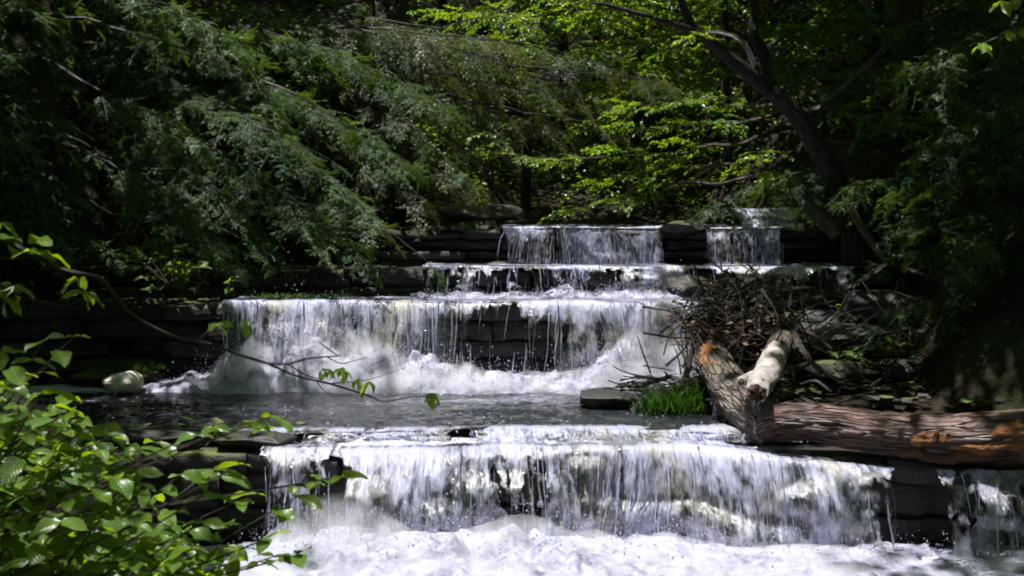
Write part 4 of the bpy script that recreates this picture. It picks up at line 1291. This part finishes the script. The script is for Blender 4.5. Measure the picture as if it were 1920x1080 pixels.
HG = 'hemlock trees leaning over the stream from both banks'
guided('hemlock_tree', 'hemlock on the left bank whose lit boughs hang to the tip beside the middle cascade', (-4.6, 15.2), (-4.7, 15.4, 11), 0.20, [
    [(250, 110, 14.3), (500, 240, 13.2), (690, 400, 12.8), (800, 488, 12.6)],
    [(300, 60, 14.4), (560, 180, 13.5), (760, 300, 13.2)],
    [(330, 240, 14.2), (540, 370, 13.1), (680, 480, 12.8)],
    [(280, 190, 14.2), (450, 310, 13.2), (600, 430, 12.9)],
    [(320, 150, 13.9), (480, 230, 12.9), (620, 300, 12.7)],
    [(260, 250, 13.9), (400, 350, 13.1), (520, 470, 12.9)],
    [(340, 20, 14.5), (600, 90, 13.9), (820, 190, 13.6)],
], BOUGH, BARK, 1, 0.10, (0.42, 0.8), group=HG)
guided('hemlock_tree', 'hemlock behind the left bank whose olive boughs droop over the middle of the stream', (-1.7, 17.6), (-1.8, 17.8, 12), 0.22, [
    [(620, 40, 16.0), (850, 95, 14.8), (1040, 130, 14.2), (1230, 150, 14.0)],
    [(600, 110, 16.0), (800, 170, 14.8), (1000, 210, 14.3), (1110, 230, 14.1)],
    [(620, 160, 16.0), (760, 230, 14.8), (860, 320, 14.2)],
    [(560, 50, 16.2), (760, 60, 15.0), (980, 80, 14.5)],
    [(640, 190, 16.0), (800, 290, 15.0), (900, 260, 14.6)],
    [(560, 220, 16.0), (700, 300, 15.0), (800, 380, 14.6)],
    [(640, 80, 16.0), (900, 150, 14.9), (1080, 190, 14.4)],
    [(600, 20, 17), (850, 60, 16.2), (1100, 110, 15.8), (1250, 160, 15.6)],
    [(600, 130, 17), (850, 190, 16), (1050, 240, 15.6)],
    [(600, 230, 17), (760, 300, 16), (900, 350, 15.6)],
    [(560, 300, 16.8), (700, 360, 15.8), (840, 400, 15.5)],
    [(640, 60, 16.5), (900, 110, 15.8), (1150, 190, 15.5)],
], BOUGH_OLIVE + BOUGH[:2], BARK, 2, 0.105, (0.5, 0.9), group=HG, droop=-0.35)
guided('hemlock_tree', 'dark hemlock at the far left edge with boughs in the top left corner', (-6.6, 13.2), (-6.7, 13.3, 12), 0.24, [
    [(-60, 60, 12.5), (160, 150, 11.8), (330, 250, 11.5)],
    [(-60, 150, 12.5), (140, 260, 11.9), (330, 380, 11.7)],
    [(-60, 0, 12.5), (250, 60, 11.9), (470, 150, 11.7)],
    [(-60, 260, 12.5), (120, 350, 12), (280, 440, 11.8)],
    [(-60, -60, 12.5), (200, -20, 11.8), (420, 60, 11.5)],
    [(-60, 330, 12.6), (60, 400, 12.2), (160, 450, 12.1)],
    [(-40, 210, 12.3), (200, 310, 11.7), (400, 440, 11.6)],
], BOUGH, BARK, 3, 0.09, (0.6, 1.0), group=HG)
guided('hemlock_tree', 'hemlock deep in the shade behind the left ledge', (-5.0, 18.5), (-5.0, 18.6, 12), 0.2, [
    [(150, 330, 16.5), (350, 420, 15.5), (520, 470, 15)],
    [(200, 180, 17), (450, 260, 16), (650, 330, 15.5)],
    [(100, 80, 17), (300, 120, 16), (560, 190, 15.5)],
    [(300, 20, 17), (500, 40, 16), (700, 90, 15.5)],
    [(150, 250, 17), (330, 330, 16), (460, 400, 15.5)],
    [(250, 330, 16.5), (450, 420, 15.3), (620, 455, 14.9)],
    [(60, 20, 16), (200, 60, 15), (330, 130, 14.6)],
    [(60, 160, 16), (180, 220, 15), (300, 290, 14.6)],
    [(40, 280, 16), (160, 330, 15), (270, 400, 14.6)],
    [(250, 100, 16.5), (420, 150, 15.2), (600, 220, 14.8)],
    [(300, 220, 16.5), (480, 300, 15.2), (640, 380, 14.8)],
], BOUGH, BARK, 4, 0.15, (0.7, 1.1), group=HG)
guided('hemlock_tree', 'dark hemlock at the right edge with boughs hanging over the right bank', (5.9, 13.0), (6.0, 13.2, 12), 0.24, [
    [(1990, 20, 11.5), (1830, 60, 11), (1720, 120, 10.8)],
    [(1990, 130, 11.5), (1850, 190, 11), (1740, 270, 10.8)],
    [(1990, 240, 11.5), (1800, 320, 11), (1640, 340, 11)],
    [(1990, 330, 11.5), (1840, 385, 11.2), (1720, 400, 11.2)],
    [(1990, 420, 11.5), (1860, 470, 11.2), (1720, 470, 11.2)],
    [(1990, 520, 11.5), (1900, 560, 11.3), (1800, 590, 11.3)],
    [(1990, 300, 11.3), (1900, 370, 11), (1810, 450, 10.9)],
    [(1990, 80, 11.5), (1900, 140, 11), (1850, 230, 10.8)],
    [(1990, 180, 11.5), (1870, 260, 11.1), (1760, 330, 11)],
    [(1990, 400, 11.6), (1830, 520, 11.3), (1700, 570, 11.2)],
    [(1990, 600, 11.6), (1900, 640, 11.4), (1830, 680, 11.3)],
    [(1990, 480, 11.8), (1840, 440, 11.8), (1740, 430, 11.9)],
], BOUGH, BARK, 5, 0.13, (0.5, 0.85), group=HG)
guided('hemlock_tree', 'black-trunked hemlock behind the leaning tree on the right bank', (4.75, 15.0), (4.8, 15.1, 12), 0.15, [
    [(1740, 60, 14.8), (1640, 120, 14.5), (1560, 160, 14.3)],
    [(1740, 260, 14.8), (1640, 330, 14.4), (1500, 350, 14.2)],
    [(1740, 340, 14.8), (1650, 370, 14.2), (1560, 330, 14)],
    [(1760, 180, 14.5), (1850, 220, 14), (1930, 280, 13.8)],
    [(1740, 290, 14.6), (1640, 330, 14), (1520, 345, 13.8)],
    [(1740, 220, 14.6), (1600, 290, 14.2), (1420, 340, 14.9), (1330, 385, 14.8)],
    [(1760, 440, 14.5), (1850, 460, 14), (1930, 500, 13.8)],
], BOUGH, BARK, 6, 0.15, (0.5, 0.85), group=HG)

# the leaning tree over the right end of the falls
rg = random.Random(40)
lb = Vector((at(1610, 470, 13.9).x, 13.9, 1.7))
lean = thing('leaning_tree', lb, 'dark forked tree leaning left over the stream from the right bank', 'tree')
trunk(lean, [lb, at(1592, 390, 13.8), at(1545, 295, 13.6), at(1492, 215, 13.4), at(1443, 168, 13.3)], [0.16, 0.135, 0.12, 0.10, 0.09], BARK, 41, 18, 50)
fork = at(1443, 168, 13.3)
limb(lean, [fork, at(1380, 122, 13.1), at(1325, 72, 12.9), at(1288, 35, 12.8), at(1268, -40, 12.7)], [0.085, 0.075, 0.06, 0.045, 0.03], BARK, SPRAY_LIME, 0.8, rg, 'leaf_spray', (0.5, 0.8), 0.5)
limb(lean, [fork, at(1440, 120, 13.3), at(1418, 70, 13.2), at(1411, 20, 13.2), at(1405, -60, 13.1)], [0.08, 0.07, 0.06, 0.055, 0.05], BARK, SPRAY_LIME, 0.8, rg, 'leaf_spray', (0.5, 0.8), 0.5)
limb(lean, [at(1330, 76, 12.9), at(1280, 50, 12.7), at(1200, 25, 12.5), at(1110, 5, 12.3)], [0.04, 0.035, 0.028, 0.015], BARK, SPRAY_LIME, 0.5, rg, 'leaf_spray', (0.4, 0.7), 0.5)
limb(lean, [at(1425, 150, 13.2), at(1380, 78, 13.5), at(1300, 68, 13.8), at(1250, 90, 14)], [0.035, 0.03, 0.025, 0.012], BARK, SPRAY_LIME, 0.5, rg, 'leaf_spray', (0.4, 0.7), 0.5)
limb(lean, [at(1500, 225, 13.4), at(1600, 155, 13.5), at(1670, 85, 13.7), at(1700, 60, 13.8)], [0.035, 0.04, 0.03, 0.015], BARK_GREY, SPRAY_MID, 0.45, rg, 'leaf_spray', (0.5, 0.7), 0.4)
for L in ([(1470, 195, 14.2), (1380, 200, 15.2), (1290, 190, 15.2), (1190, 200, 15.2)],
          [(1480, 205, 14.4), (1400, 225, 14.2), (1300, 235, 15.2), (1200, 240, 15.2)],
          [(1500, 235, 14.5), (1400, 262, 14.2), (1260, 285, 15.2), (1080, 300, 15.2), (940, 290, 15.2)],
          [(1515, 255, 14.6), (1420, 300, 14.2), (1280, 320, 15.2), (1150, 335, 15.2)],
          [(1530, 275, 14.6), (1400, 335, 14.2), (1250, 350, 15.2), (1080, 392, 15.2)],
          [(1520, 262, 14.6), (1610, 262, 14.1), (1690, 240, 13.9), (1770, 235, 13.8)],
          [(1490, 215, 14.4), (1560, 205, 14.0), (1640, 225, 13.8)]):
    limb(lean, [at(*p) for p in L], [0.03, 0.022, 0.016, 0.01][:len(L)] if len(L) < 5 else [0.03, 0.024, 0.02, 0.014, 0.008], BARK_GREY, SPRAY_LIME, 0.17, rg, 'leaf_spray', (0.6, 0.95), 0.2, 1.0, -0.03)
st = thing('leaning_snag', at(1570, 440, 13.7), 'short mossy trunk leaning at the top ledge beside the forked tree', 'tree')
trunk(st, [at(1572, 442, 13.7), at(1535, 400, 13.75), at(1503, 360, 13.9), at(1492, 335, 14.0)], [0.085, 0.09, 0.085, 0.07], BARK_MOSS, 52, 14, 40)


guided('young_maple', 'sunlit yellow-green maple arching left across the top centre', (3.1, 17.6), (2.9, 17.4, 7.5), 0.05, [
    [(1380, 40, 17.2), (1200, 10, 16.8), (1000, 30, 16.4), (840, 20, 16.2)],
    [(1400, 90, 17.2), (1250, 80, 16.8), (1080, 100, 16.4), (960, 90, 16.2)],
    [(1420, 130, 17.2), (1300, 150, 16.8), (1180, 160, 16.4)],
    [(1380, 0, 17.2), (1250, -30, 16.6), (1080, -20, 16.2)],
    [(1480, 60, 17), (1580, 40, 16.6), (1680, 60, 16.4)],
    [(1480, 120, 17), (1600, 130, 16.6), (1720, 170, 16.4)],
], SPRAY_LIME, BARK, 61, 0.16, (0.75, 1.2), lr=0.014, droop=-0.05, part='leaf_spray')


# ------------------------------------------------------------------ woodland behind: one tree at a time
def wood_tree(name, label, x, y, h, crown0, spread, nl, protos, seed, r=0.07, mat=BARK, group=None, part='leaf_spray', size=(0.9, 1.3), step=0.5, lean_=(0, 0), droop=-0.05):
    rg = random.Random(seed)
    z = gz(x, y)
    b = Vector((x, y, z - 0.2))
    root = thing(name, b, label, 'tree', group)
    top = b + Vector((lean_[0], lean_[1], h))
    midp = b.lerp(top, 0.5) + Vector((rg.gauss(0, 0.15), rg.gauss(0, 0.1), 0))
    trunk(root, [b, midp, top], [r * 1.2, r * 0.9, r * 0.35], mat, seed, 10, 26)
    C = spline([tuple(b), tuple(midp), tuple(top)], 40)
    for k in range(nl):
        f = crown0 + (1 - crown0) * (k + rg.random()) / nl
        p = Vector(C[min(39, int(f * 39))])
        az = rg.uniform(0, 2 * math.pi)
        if math.sin(az) > 0.3 and rg.random() < 0.6: az = -az
        l = spread * rg.uniform(0.6, 1.15) * (1.1 - 0.6 * f)
        d = Vector((math.cos(az), math.sin(az), 0.12))
        e = p + d * l + Vector((0, 0, droop * l * 2))
        m_ = p + d * l * 0.5 + Vector((0, 0, 0.10 * l))
        limb(root, [p, m_, e], [r * 0.32, r * 0.2, r * 0.08], mat, protos, step, rg, part, size, 0.25, 1.0, droop, True, 5)
    return root


WG = 'slender leafy trees of the wood behind the falls'
WT = [
    (0.2, 19.0, 6.5, 'lime', 'bright young tree standing just behind the far curtain of water'),
    (2.0, 20.5, 7.0, 'lime', 'sunlit young tree behind the fork of the leaning tree'),
    (-1.2, 21.5, 7.5, 'mid', 'green tree behind the drooping olive boughs'),
    (3.6, 19.5, 7.0, 'mid', 'shaded tree behind the leaning trunk'),
    (1.0, 23.5, 8.0, 'lime', 'bright tree deep in the middle of the wood'),
    (-3.2, 20.5, 7.0, 'mid', 'dark green tree behind the left hemlock boughs'),
    (5.2, 18.0, 7.0, 'mid', 'dark tree high on the right bank'),
    (2.9, 24.0, 8.0, 'lime', 'far bright tree at the head of the ravine right of centre'),
    (-0.6, 26.0, 8.5, 'lime', 'far bright tree at the head of the ravine left of centre'),
    (4.8, 23.0, 8.0, 'mid', 'far shaded tree above the right bank'),
    (-5.8, 20.0, 7.0, 'mid', 'shaded tree high on the left bank'),
    (-3.6, 25.0, 8.5, 'mid', 'far green tree above the left bank'),
    (6.6, 20.5, 8.0, 'mid', 'dark tree at the far right of the wood'),
    (1.9, 28.0, 9.0, 'lime', 'farthest bright tree seen between the others'),
]
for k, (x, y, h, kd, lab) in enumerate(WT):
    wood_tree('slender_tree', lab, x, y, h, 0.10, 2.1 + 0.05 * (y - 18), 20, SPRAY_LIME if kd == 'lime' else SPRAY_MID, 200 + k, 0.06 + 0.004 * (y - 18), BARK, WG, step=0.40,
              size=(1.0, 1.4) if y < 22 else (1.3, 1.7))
# undergrowth of the banks and the wood, uncountable
ru = np.random.default_rng(31)
def undergrowth(name, label, n, mat, seed, hmax, size, box=(-9, 9, 10.6, 16)):
    r = np.random.default_rng(seed)
    X, Y = r.uniform(box[0], box[1], n * 4), box[2] + box[3] * r.uniform(0, 1, n * 4) ** 1.3
    d = fbm(X * 0.9, Y * 0.9, 0, seed, 3)
    k = ((X < np.interp(Y, [10, 12.6, 13, 14.3, 15], [-6.2, -6.2, -4.6, -3.6, -0.5]) + np.maximum(Y - 15, 0) * 0.05) | ((Y > 13.4) | (d > 0.32)) & (X > np.interp(Y, [10.6, 12.3, 13.2, 14.5, 15], [3.2, 3.2, 4.0, 4.4, 3.5]) - np.maximum(Y - 15, 0) * 0.12) | (Y > 18.6)) & (d > -0.3)
    X, Y, d = X[k][:n], Y[k][:n], d[k][:n]
    m = len(X)
    H = hmax * r.uniform(0.05, 1, m) * np.clip(0.4 + d, 0.15, 1)
    C = np.stack([X, Y, ground_z(X, Y) + H], -1)
    D = unit(np.stack([r.normal(0, 1, m), r.normal(-0.2, 1, m), r.normal(-0.1, 0.3, m)], -1))
    N = unit(np.stack([r.normal(0, 0.35, m), r.normal(-0.25, 0.35, m), np.ones(m)], -1))
    a = Acc()
    L = size * r.uniform(0.5, 1.2, m)
    add_leaves(a, C, D, N, L, L * r.uniform(0.55, 0.8, m))
    tag(link(name, a.mesh(name, [mat], False)), label, None, None, 'stuff')


undergrowth('undergrowth', 'low leafy undergrowth covering the banks behind the falls', 22000, LEAF_MID, 61, 0.9, 0.09)
undergrowth('undergrowth', 'dark leafy growth on the bank left of the brook', 3000, LEAF_MID, 63, 0.5, 0.08, (-3.5, -0.2, 14.8, 4.0))
undergrowth('undergrowth', 'brighter low leaves scattered through the wood behind the falls', 5000, LEAF_LIME, 62, 1.3, 0.085)
# near leaves at the top: a maple spray hanging into the picture
mp = thing('maple_sapling', at(1075, -120, 12.0), 'yellow-green leaf sprays hanging in at the top centre of the picture', 'sapling')
for L in ([(1075, -120, 12.2), (1080, -20, 12), (1085, 70, 11.9)], [(900, -80, 13.2), (960, 10, 13), (860, 40, 12.9)], [(1075, -120, 12.2), (1010, 0, 12.4), (980, 25, 12.4)],
          [(860, -90, 13.2), (900, 0, 13), (1000, 45, 12.8)]):
    limb(mp, [at(*p) for p in L], [0.012, 0.009, 0.005], TWIG, SPRAY_LIME, 0.2, random.Random(77), 'leaf_spray', (0.3, 0.5), 0.4, 0.8, -0.5)


# ------------------------------------------------------------------ near shrub: every leaf its own object
def near_leaf(seed, n=9, wave=0.05, wid=0.62):
    r = np.random.default_rng(seed)
    t = np.linspace(0, 1, n)
    w = 0.5 * wid * (np.sin(np.pi * np.clip(t, 0, 1) ** 0.8)) ** 0.75 * (1 - 0.10 * t)
    w[0] = 0.02; w[-1] = 0.0
    w = w * (1 + 0.06 * r.normal(0, 1, n))
    cols = np.array([-1, -0.55, 0, 0.55, 1])
    V = np.zeros((n, 5, 3))
    V[..., 0] = t[:, None]
    V[..., 1] = w[:, None] * cols[None]
    V[..., 2] = 0.22 * np.abs(V[..., 1]) - 0.22 * t[:, None] ** 2 + wave * np.sin(t[:, None] * 9 + cols[None] * 2 + seed) * np.abs(cols[None])
    uv = np.stack([np.broadcast_to(V[..., 1] / wid + 0.5, (n, 5)), np.broadcast_to(t[:, None], (n, 5))], -1)
    return mesh('leaf', V.reshape(-1, 3), grid(5, n), LEAF_NEAR, uv.reshape(-1, 2))


NLEAF = [near_leaf(k, 9, 0.03 + 0.01 * (k % 4), 0.55 + 0.05 * (k % 4)) for k in range(8)]


def leafy_stem(root, P, r0, rg, leaf=0.11, pairs=3, gap=0.09, mat=TWIG, name='stem'):
    P = [Vector(p) for p in P]
    a = Acc()
    n = 16
    add_tube(a, [tuple(p) for p in P], [r0, r0 * 0.7, r0 * 0.4], 6, 0.05, rg.randint(0, 99), 0, n)
    s = link(name, a.mesh(name, mat), root, rel(root, Matrix.Identity(4)))
    Q = spline([tuple(p) for p in P], 40)
    T = unit(np.gradient(Q, axis=0))
    Ls = np.concatenate([[0], np.cumsum(np.linalg.norm(np.diff(Q, axis=0), axis=1))])
    inv = Matrix.Translation(-Vector(root.location))
    for k in range(pairs):
        i = int(np.searchsorted(Ls, Ls[-1] - k * gap * rg.uniform(0.8, 1.2)))
        if i <= 3: break
        i = min(i, 39)
        t = Vector(T[i])
        az = rg.uniform(0, 6.28)
        for sg in (0, 1):
            a_ = az + math.pi * sg + rg.gauss(0, 0.3)
            d = Vector((math.cos(a_), math.sin(a_) - 0.15, rg.gauss(-0.08, 0.16))) + Vector((t.x, t.y, 0)) * 0.4
            L = leaf * rg.uniform(0.42, 1.2)
            nrm = Vector((rg.gauss(0, 0.22), rg.gauss(-0.18, 0.2), 1))
            o = link('leaf', rg.choice(NLEAF), root)
            o.matrix_local = inv @ frame(Vector(Q[i]), d, rg.gauss(0, 0.3), L, nrm)
    return s


def in_poly(x, y, poly):
    c = False
    j = len(poly) - 1
    for i in range(len(poly)):
        if (poly[i][1] > y) != (poly[j][1] > y) and x < (poly[j][0] - poly[i][0]) * (y - poly[i][1]) / (poly[j][1] - poly[i][1]) + poly[i][0]:
            c = not c
        j = i
    return c


def shrub(label, base, poly, extra, n, seed, Y=(3.7, 4.7), leaf=0.105):
    rg = random.Random(seed)
    b = Vector(base)
    root = thing('leafy_shrub', b, label, 'shrub', 'broad-leaved shrubs in the near left corner')
    tips = [(x, y) for x, y in extra]
    x0, x1 = min(p[0] for p in poly), max(p[0] for p in poly)
    y0, y1 = min(p[1] for p in poly), max(p[1] for p in poly)
    while len(tips) < n:
        x, y = rg.uniform(x0, x1), rg.uniform(y0, y1)
        if in_poly(x, y, poly): tips.append((x, y))
    for k, (x, y) in enumerate(tips):
        e = at(x, y, rg.uniform(*Y))
        m_ = b.lerp(e, 0.55) + Vector((rg.gauss(0, 0.06), rg.gauss(0, 0.08), -0.03))
        leafy_stem(root, [b + Vector((rg.gauss(0, 0.05), rg.gauss(0, 0.05), 0)), m_, e], 0.006, rg, leaf, 3 if k >= len(extra) else 2, 0.085)
    return root


shrub('broad-leaved shrub filling the lower left corner of the picture', at(-330, 1120, 3.8),
      [(-40, 830), (120, 800), (260, 850), (270, 930), (250, 1100), (-40, 1100)], [(80, 735), (60, 770), (20, 690)], 41, 301, (3.6, 4.5), 0.100)
shrub('broad-leaved shrub reaching right towards the nearest cascade', at(-200, 1260, 3.9),
      [(180, 880), (290, 890), (380, 960), (470, 1000), (540, 1040), (380, 1090), (180, 1090)],
      [(480, 925), (560, 930), (500, 1010), (560, 1040), (430, 985), (340, 890), (400, 880), (450, 870), (330, 1060), (380, 930), (300, 960)], 39, 302, (3.9, 4.7), 0.100)
shrub('broad-leaved shrub with long upright shoots before the pool edge', at(-330, 1020, 4.4),
      [(60, 790), (220, 800), (290, 850), (180, 890), (40, 870)],
      [(490, 790), (510, 780), (430, 805), (400, 800), (300, 830), (640, 893), (590, 905), (130, 745), (105, 665), (80, 640), (140, 630), (30, 820), (0, 660), (20, 720), (0, 760), (40, 790)], 37, 303, (4.2, 4.9), 0.100)

shrub('low broad-leaved shrub along the bottom edge left of the foam', at(-150, 1320, 3.6),
      [(0, 960), (300, 960), (420, 1020), (420, 1110), (0, 1110)], [(250, 970), (150, 1000), (350, 1060)], 37, 304, (3.5, 4.2), 0.10)
shrub('broad-leaved shrub against the left edge of the picture', at(-380, 980, 4.1),
      [(-40, 740), (60, 730), (200, 800), (240, 860), (120, 940), (-40, 940)], [(40, 700), (-10, 720), (100, 760)], 37, 305, (3.9, 4.6), 0.10)

# ------------------------------------------------------------------ the long bare branch reaching in from the left
rg = random.Random(8)
hb = thing('overhanging_branch', at(-120, 400, 5.2), 'long thin branch reaching in from the left in front of the middle cascade', 'branch')
YB = 5.2


def twig(path, r, name='twig', Y=YB):
    a = Acc()
    add_tube(a, [tuple(at(x, y, Y + 0.0004 * (x - 400))) for x, y in path], r, 7, 0.08, len(path), 0, 10 * len(path))
    return link(name, a.mesh(name, TWIG), hb, rel(hb, Matrix.Identity(4)))


twig([(-120, 400), (0, 447), (60, 477), (120, 506), (185, 521), (213, 550), (250, 592), (330, 632), (400, 646), (445, 664), (500, 681)], [0.013, 0.012, 0.011, 0.010, 0.009, 0.009, 0.008, 0.0075, 0.007, 0.0065, 0.006], 'stem')
twig([(500, 681), (540, 682), (580, 672), (640, 667)], [0.005, 0.005, 0.004, 0.0025])
twig([(500, 681), (560, 706), (620, 720), (690, 742), (720, 753), (760, 746), (805, 742)], [0.0055, 0.005, 0.0045, 0.004, 0.003, 0.0025, 0.002])
twig([(598, 641), (612, 652), (632, 666)], [0.0018, 0.003, 0.003])
twig([(613, 669), (638, 681), (662, 677), (690, 670)], [0.003, 0.0025, 0.002, 0.001])
twig([(540, 683), (575, 704), (605, 712)], [0.003, 0.0025, 0.002])
twig([(592, 713), (605, 730), (622, 741)], [0.003, 0.002, 0.0015])
twig([(620, 719), (690, 712), (758, 690)], [0.003, 0.002, 0.001])
twig([(368, 640), (390, 622), (408, 612)], [0.003, 0.0025, 0.002])
twig([(-60, 500), (0, 535), (55, 560), (110, 572), (165, 580)], [0.008, 0.007, 0.006, 0.004, 0.002])
twig([(125, 575), (150, 562), (160, 556)], [0.004, 0.003, 0.002])
twig([(-60, 470), (10, 485), (55, 480)], [0.005, 0.004, 0.003])


def leaves_at(root, spots, Y, L=0.075, seed=5, spread=1.0):
    rg = random.Random(seed)
    inv = Matrix.Translation(-Vector(root.location))
    for x, y, n, hang in spots:
        c = at(x, y, Y + 0.0004 * (x - 400))
        for k in range(n):
            az = rg.uniform(0, 6.28)
            d = Vector((math.cos(az) * spread, math.sin(az) * 0.7, -hang + rg.gauss(0, 0.2)))
            o = link('leaf', rg.choice(NLEAF), root)
            o.matrix_local = inv @ frame(c, d, rg.gauss(0, 0.3), L * rg.uniform(0.6, 1.15), Vector((rg.gauss(0, 0.3), rg.gauss(-0.3, 0.3), 1)))


leaves_at(hb, [(612, 692, 4, 0.8), (640, 690, 3, 1.0), (668, 712, 4, 1.0), (692, 716, 4, 1.0), (806, 738, 4, 1.0), (412, 606, 5, 0.4), (455, 600, 2, 1.0)], YB, 0.075, 6)
leaves_at(hb, [(75, 447, 3, 0.2), (55, 470, 3, 0.3), (90, 475, 3, 0.3), (25, 445, 3, 0.2), (0, 420, 3, 0.2), (25, 535, 5, 0.5), (150, 520, 3, 0.5), (155, 548, 4, 0.5), (10, 560, 3, 0.6)], YB, 0.11, 7)

# saplings on the ledges
def sapling(label, base, tips, Y, leaf, seed, protos=None):
    rg = random.Random(seed)
    root = thing('ledge_sapling', base, label, 'sapling')
    for x, y in tips:
        e = at(x, y, Y + rg.uniform(-0.2, 0.2))
        leafy_stem(root, [base, Vector(base).lerp(e, 0.55) + Vector((0, 0, 0.06)), e], 0.012, rg, leaf, 3, 0.09)
    return root


sapling('small bright green sapling growing on the dry ledge left of the middle cascade', at(325, 545, 12.7),
        [(235, 480), (255, 500), (270, 520), (290, 475), (310, 500), (330, 470), (350, 490), (370, 500), (250, 465), (280, 545), (300, 550), (345, 520), (215, 470), (380, 490), (330, 495)], 12.6, 0.125, 11)
sapling('lone leafy shoot on the dry ledge right of the bright sapling', at(425, 555, 12.7), [(440, 518), (448, 522)], 12.7, 0.12, 12)
sapling('dark sapling with flat leaves growing in the recess behind the long log', at(1650, 700, 11.4),
        [(1560, 660), (1590, 665), (1640, 640), (1670, 650), (1700, 645), (1730, 655), (1680, 630), (1620, 680), (1560, 685)], 11.4, 0.12, 13)
nr = thing('leafy_branch', at(2050, -80, 6.0), 'bright leaf clusters hanging in at the top right corner', 'branch')
a = Acc()
add_tube(a, [tuple(at(*p)) for p in ((2050, -80, 6), (1930, -10, 6), (1890, 5, 6))], [0.01, 0.006, 0.003], 6, 0, 0, 0, 20)
add_tube(a, [tuple(at(*p)) for p in ((2050, -20, 6), (1930, 45, 6), (1840, 82, 6))], [0.01, 0.006, 0.003], 6, 0, 0, 0, 20)
link('stem', a.mesh('stem', TWIG), nr, rel(nr, Matrix.Identity(4)))
leaves_at(nr, [(1880, 3, 5, 0.5), (1905, -5, 4, 0.5), (1842, 82, 5, 0.5), (1890, 58, 5, 0.4), (1915, 50, 3, 0.5)], 5.4, 0.085, 9)

# ------------------------------------------------------------------ unseen high canopy, added and shaped to cast the shade
rc = np.random.default_rng(77)


def sunlit(x, y):
    """plan position on the ground plane chosen to stay sunlit, kept clear of the added canopy"""
    w = 0.5 * fbm(x * 0.55, y * 0.55, 0, 91, 3)
    dap = fbm(x * 1.1, y * 1.1, 0, 92, 3)
    gap = (x > -2.9 + 0.10 * (y - 9) + w - 0.7 * (y > 11.4) * (y < 13)) & (x < 2.2 - 0.05 * (y - 9) + w + 1.3 * (y > 13.0) * (y < 16.5)) & (y > 7.6) & (y < 26) & ((y < 14.5) | (dap > -0.35))
    log = (x > 1.5) & (x < 4.0 + w) & (y > 8.6) & (y < 10.2)
    bush = (x > -2.0 + w) & (x < 0) & (y > 3.3) & (y < 6.2) & (dap > -0.12 - 0.4 * (y > 4.8))
    plunge = (x > -2.3) & (x < 2.4 + w) & (y > 6.6) & (y < 10.2)
    hem = (x > -3.2 + w) & (x < 2) & (y > 11) & (y < 14.5)
    stone = (np.hypot((x + 3.6) / 1.1, (y - 12.3) / 0.9) < 1)
    side = (((x < -2.8) & (dap > 0.16)) | ((x > 2.9) & (dap > 0.02))) & (y > 10.4) & (y < 22)
    return side | plunge | gap | log | bush | hem | stone


n = 13000
cx, cy, cz = rc.uniform(-26, 26, n), rc.uniform(-22, 42, n), rc.uniform(9, 17, n)
g = ground_z(cx, cy)
cz = np.maximum(cz, g + rc.uniform(5, 9, n))
tt = (cz - 2.0) / SUN.z
sx, sy = cx - SUN.x * tt, cy - SUN.y * tt
keep = ~sunlit(sx, sy) 
cx, cy, cz = cx[keep], cy[keep], cz[keep]
e = 2000  # extra unseen clumps added to darken both banks
ex = np.where(rc.uniform(0, 1, e) < 0.72, rc.uniform(2.9, 8, e), rc.uniform(-10, -3.4, e))
ey, ez = rc.uniform(9.6, 19, e), rc.uniform(6.5, 11, e)
ez = np.maximum(ez, ground_z(ex, ey) + 4.5)
tt = (ez - 2.0) / SUN.z
k2 = ~sunlit(ex - SUN.x * tt, ey - SUN.y * tt)
cx, cy, cz = np.concatenate([cx, ex[k2]]), np.concatenate([cy, ey[k2]]), np.concatenate([cz, ez[k2]])
# lower belt of unseen leaf clumps, added to block low sky light
m = 4200
a_ = rc.uniform(0, 2 * np.pi, m)
rr = rc.uniform(13, 24, m)
bx, by, bz = rr * np.cos(a_), 4 + rr * np.sin(a_), rc.uniform(-1, 11, m)
bk = (by < 9) | (np.abs(bx) > 11)
bx, by, bz = bx[bk], by[bk], bz[bk]
bz = np.maximum(bz, ground_z(bx, by) + 0.3)
K = np.concatenate([np.stack([cx, cy, cz], -1), np.stack([bx, by, bz], -1)])
per = 26
C = (K[:, None, :] + rc.normal(0, 0.55, (len(K), per, 3)) * np.array([1, 1, 0.6])).reshape(-1, 3)
n = len(C)
D = unit(rc.normal(0, 1, (n, 3)) * np.array([1, 1, 0.4]))
N = unit(rc.normal(0, 0.5, (n, 3)) + np.array([0, 0, 1.0]))
S = np.cross(N, D)
L = rc.uniform(0.16, 0.32, n)[:, None]
V = np.stack([C, C + D * L * 0.5 + S * L * 0.33, C + D * L, C + D * L * 0.5 - S * L * 0.33], 1).reshape(-1, 3)
tag(link('shade_canopy', mesh('shade_canopy', V, (np.arange(n) * 4)[:, None] + np.arange(4)[None], LEAF_MID, None, None, None, False)),
    'leafy canopy added out of view above and beside the stream for shade', None, None, 'stuff')
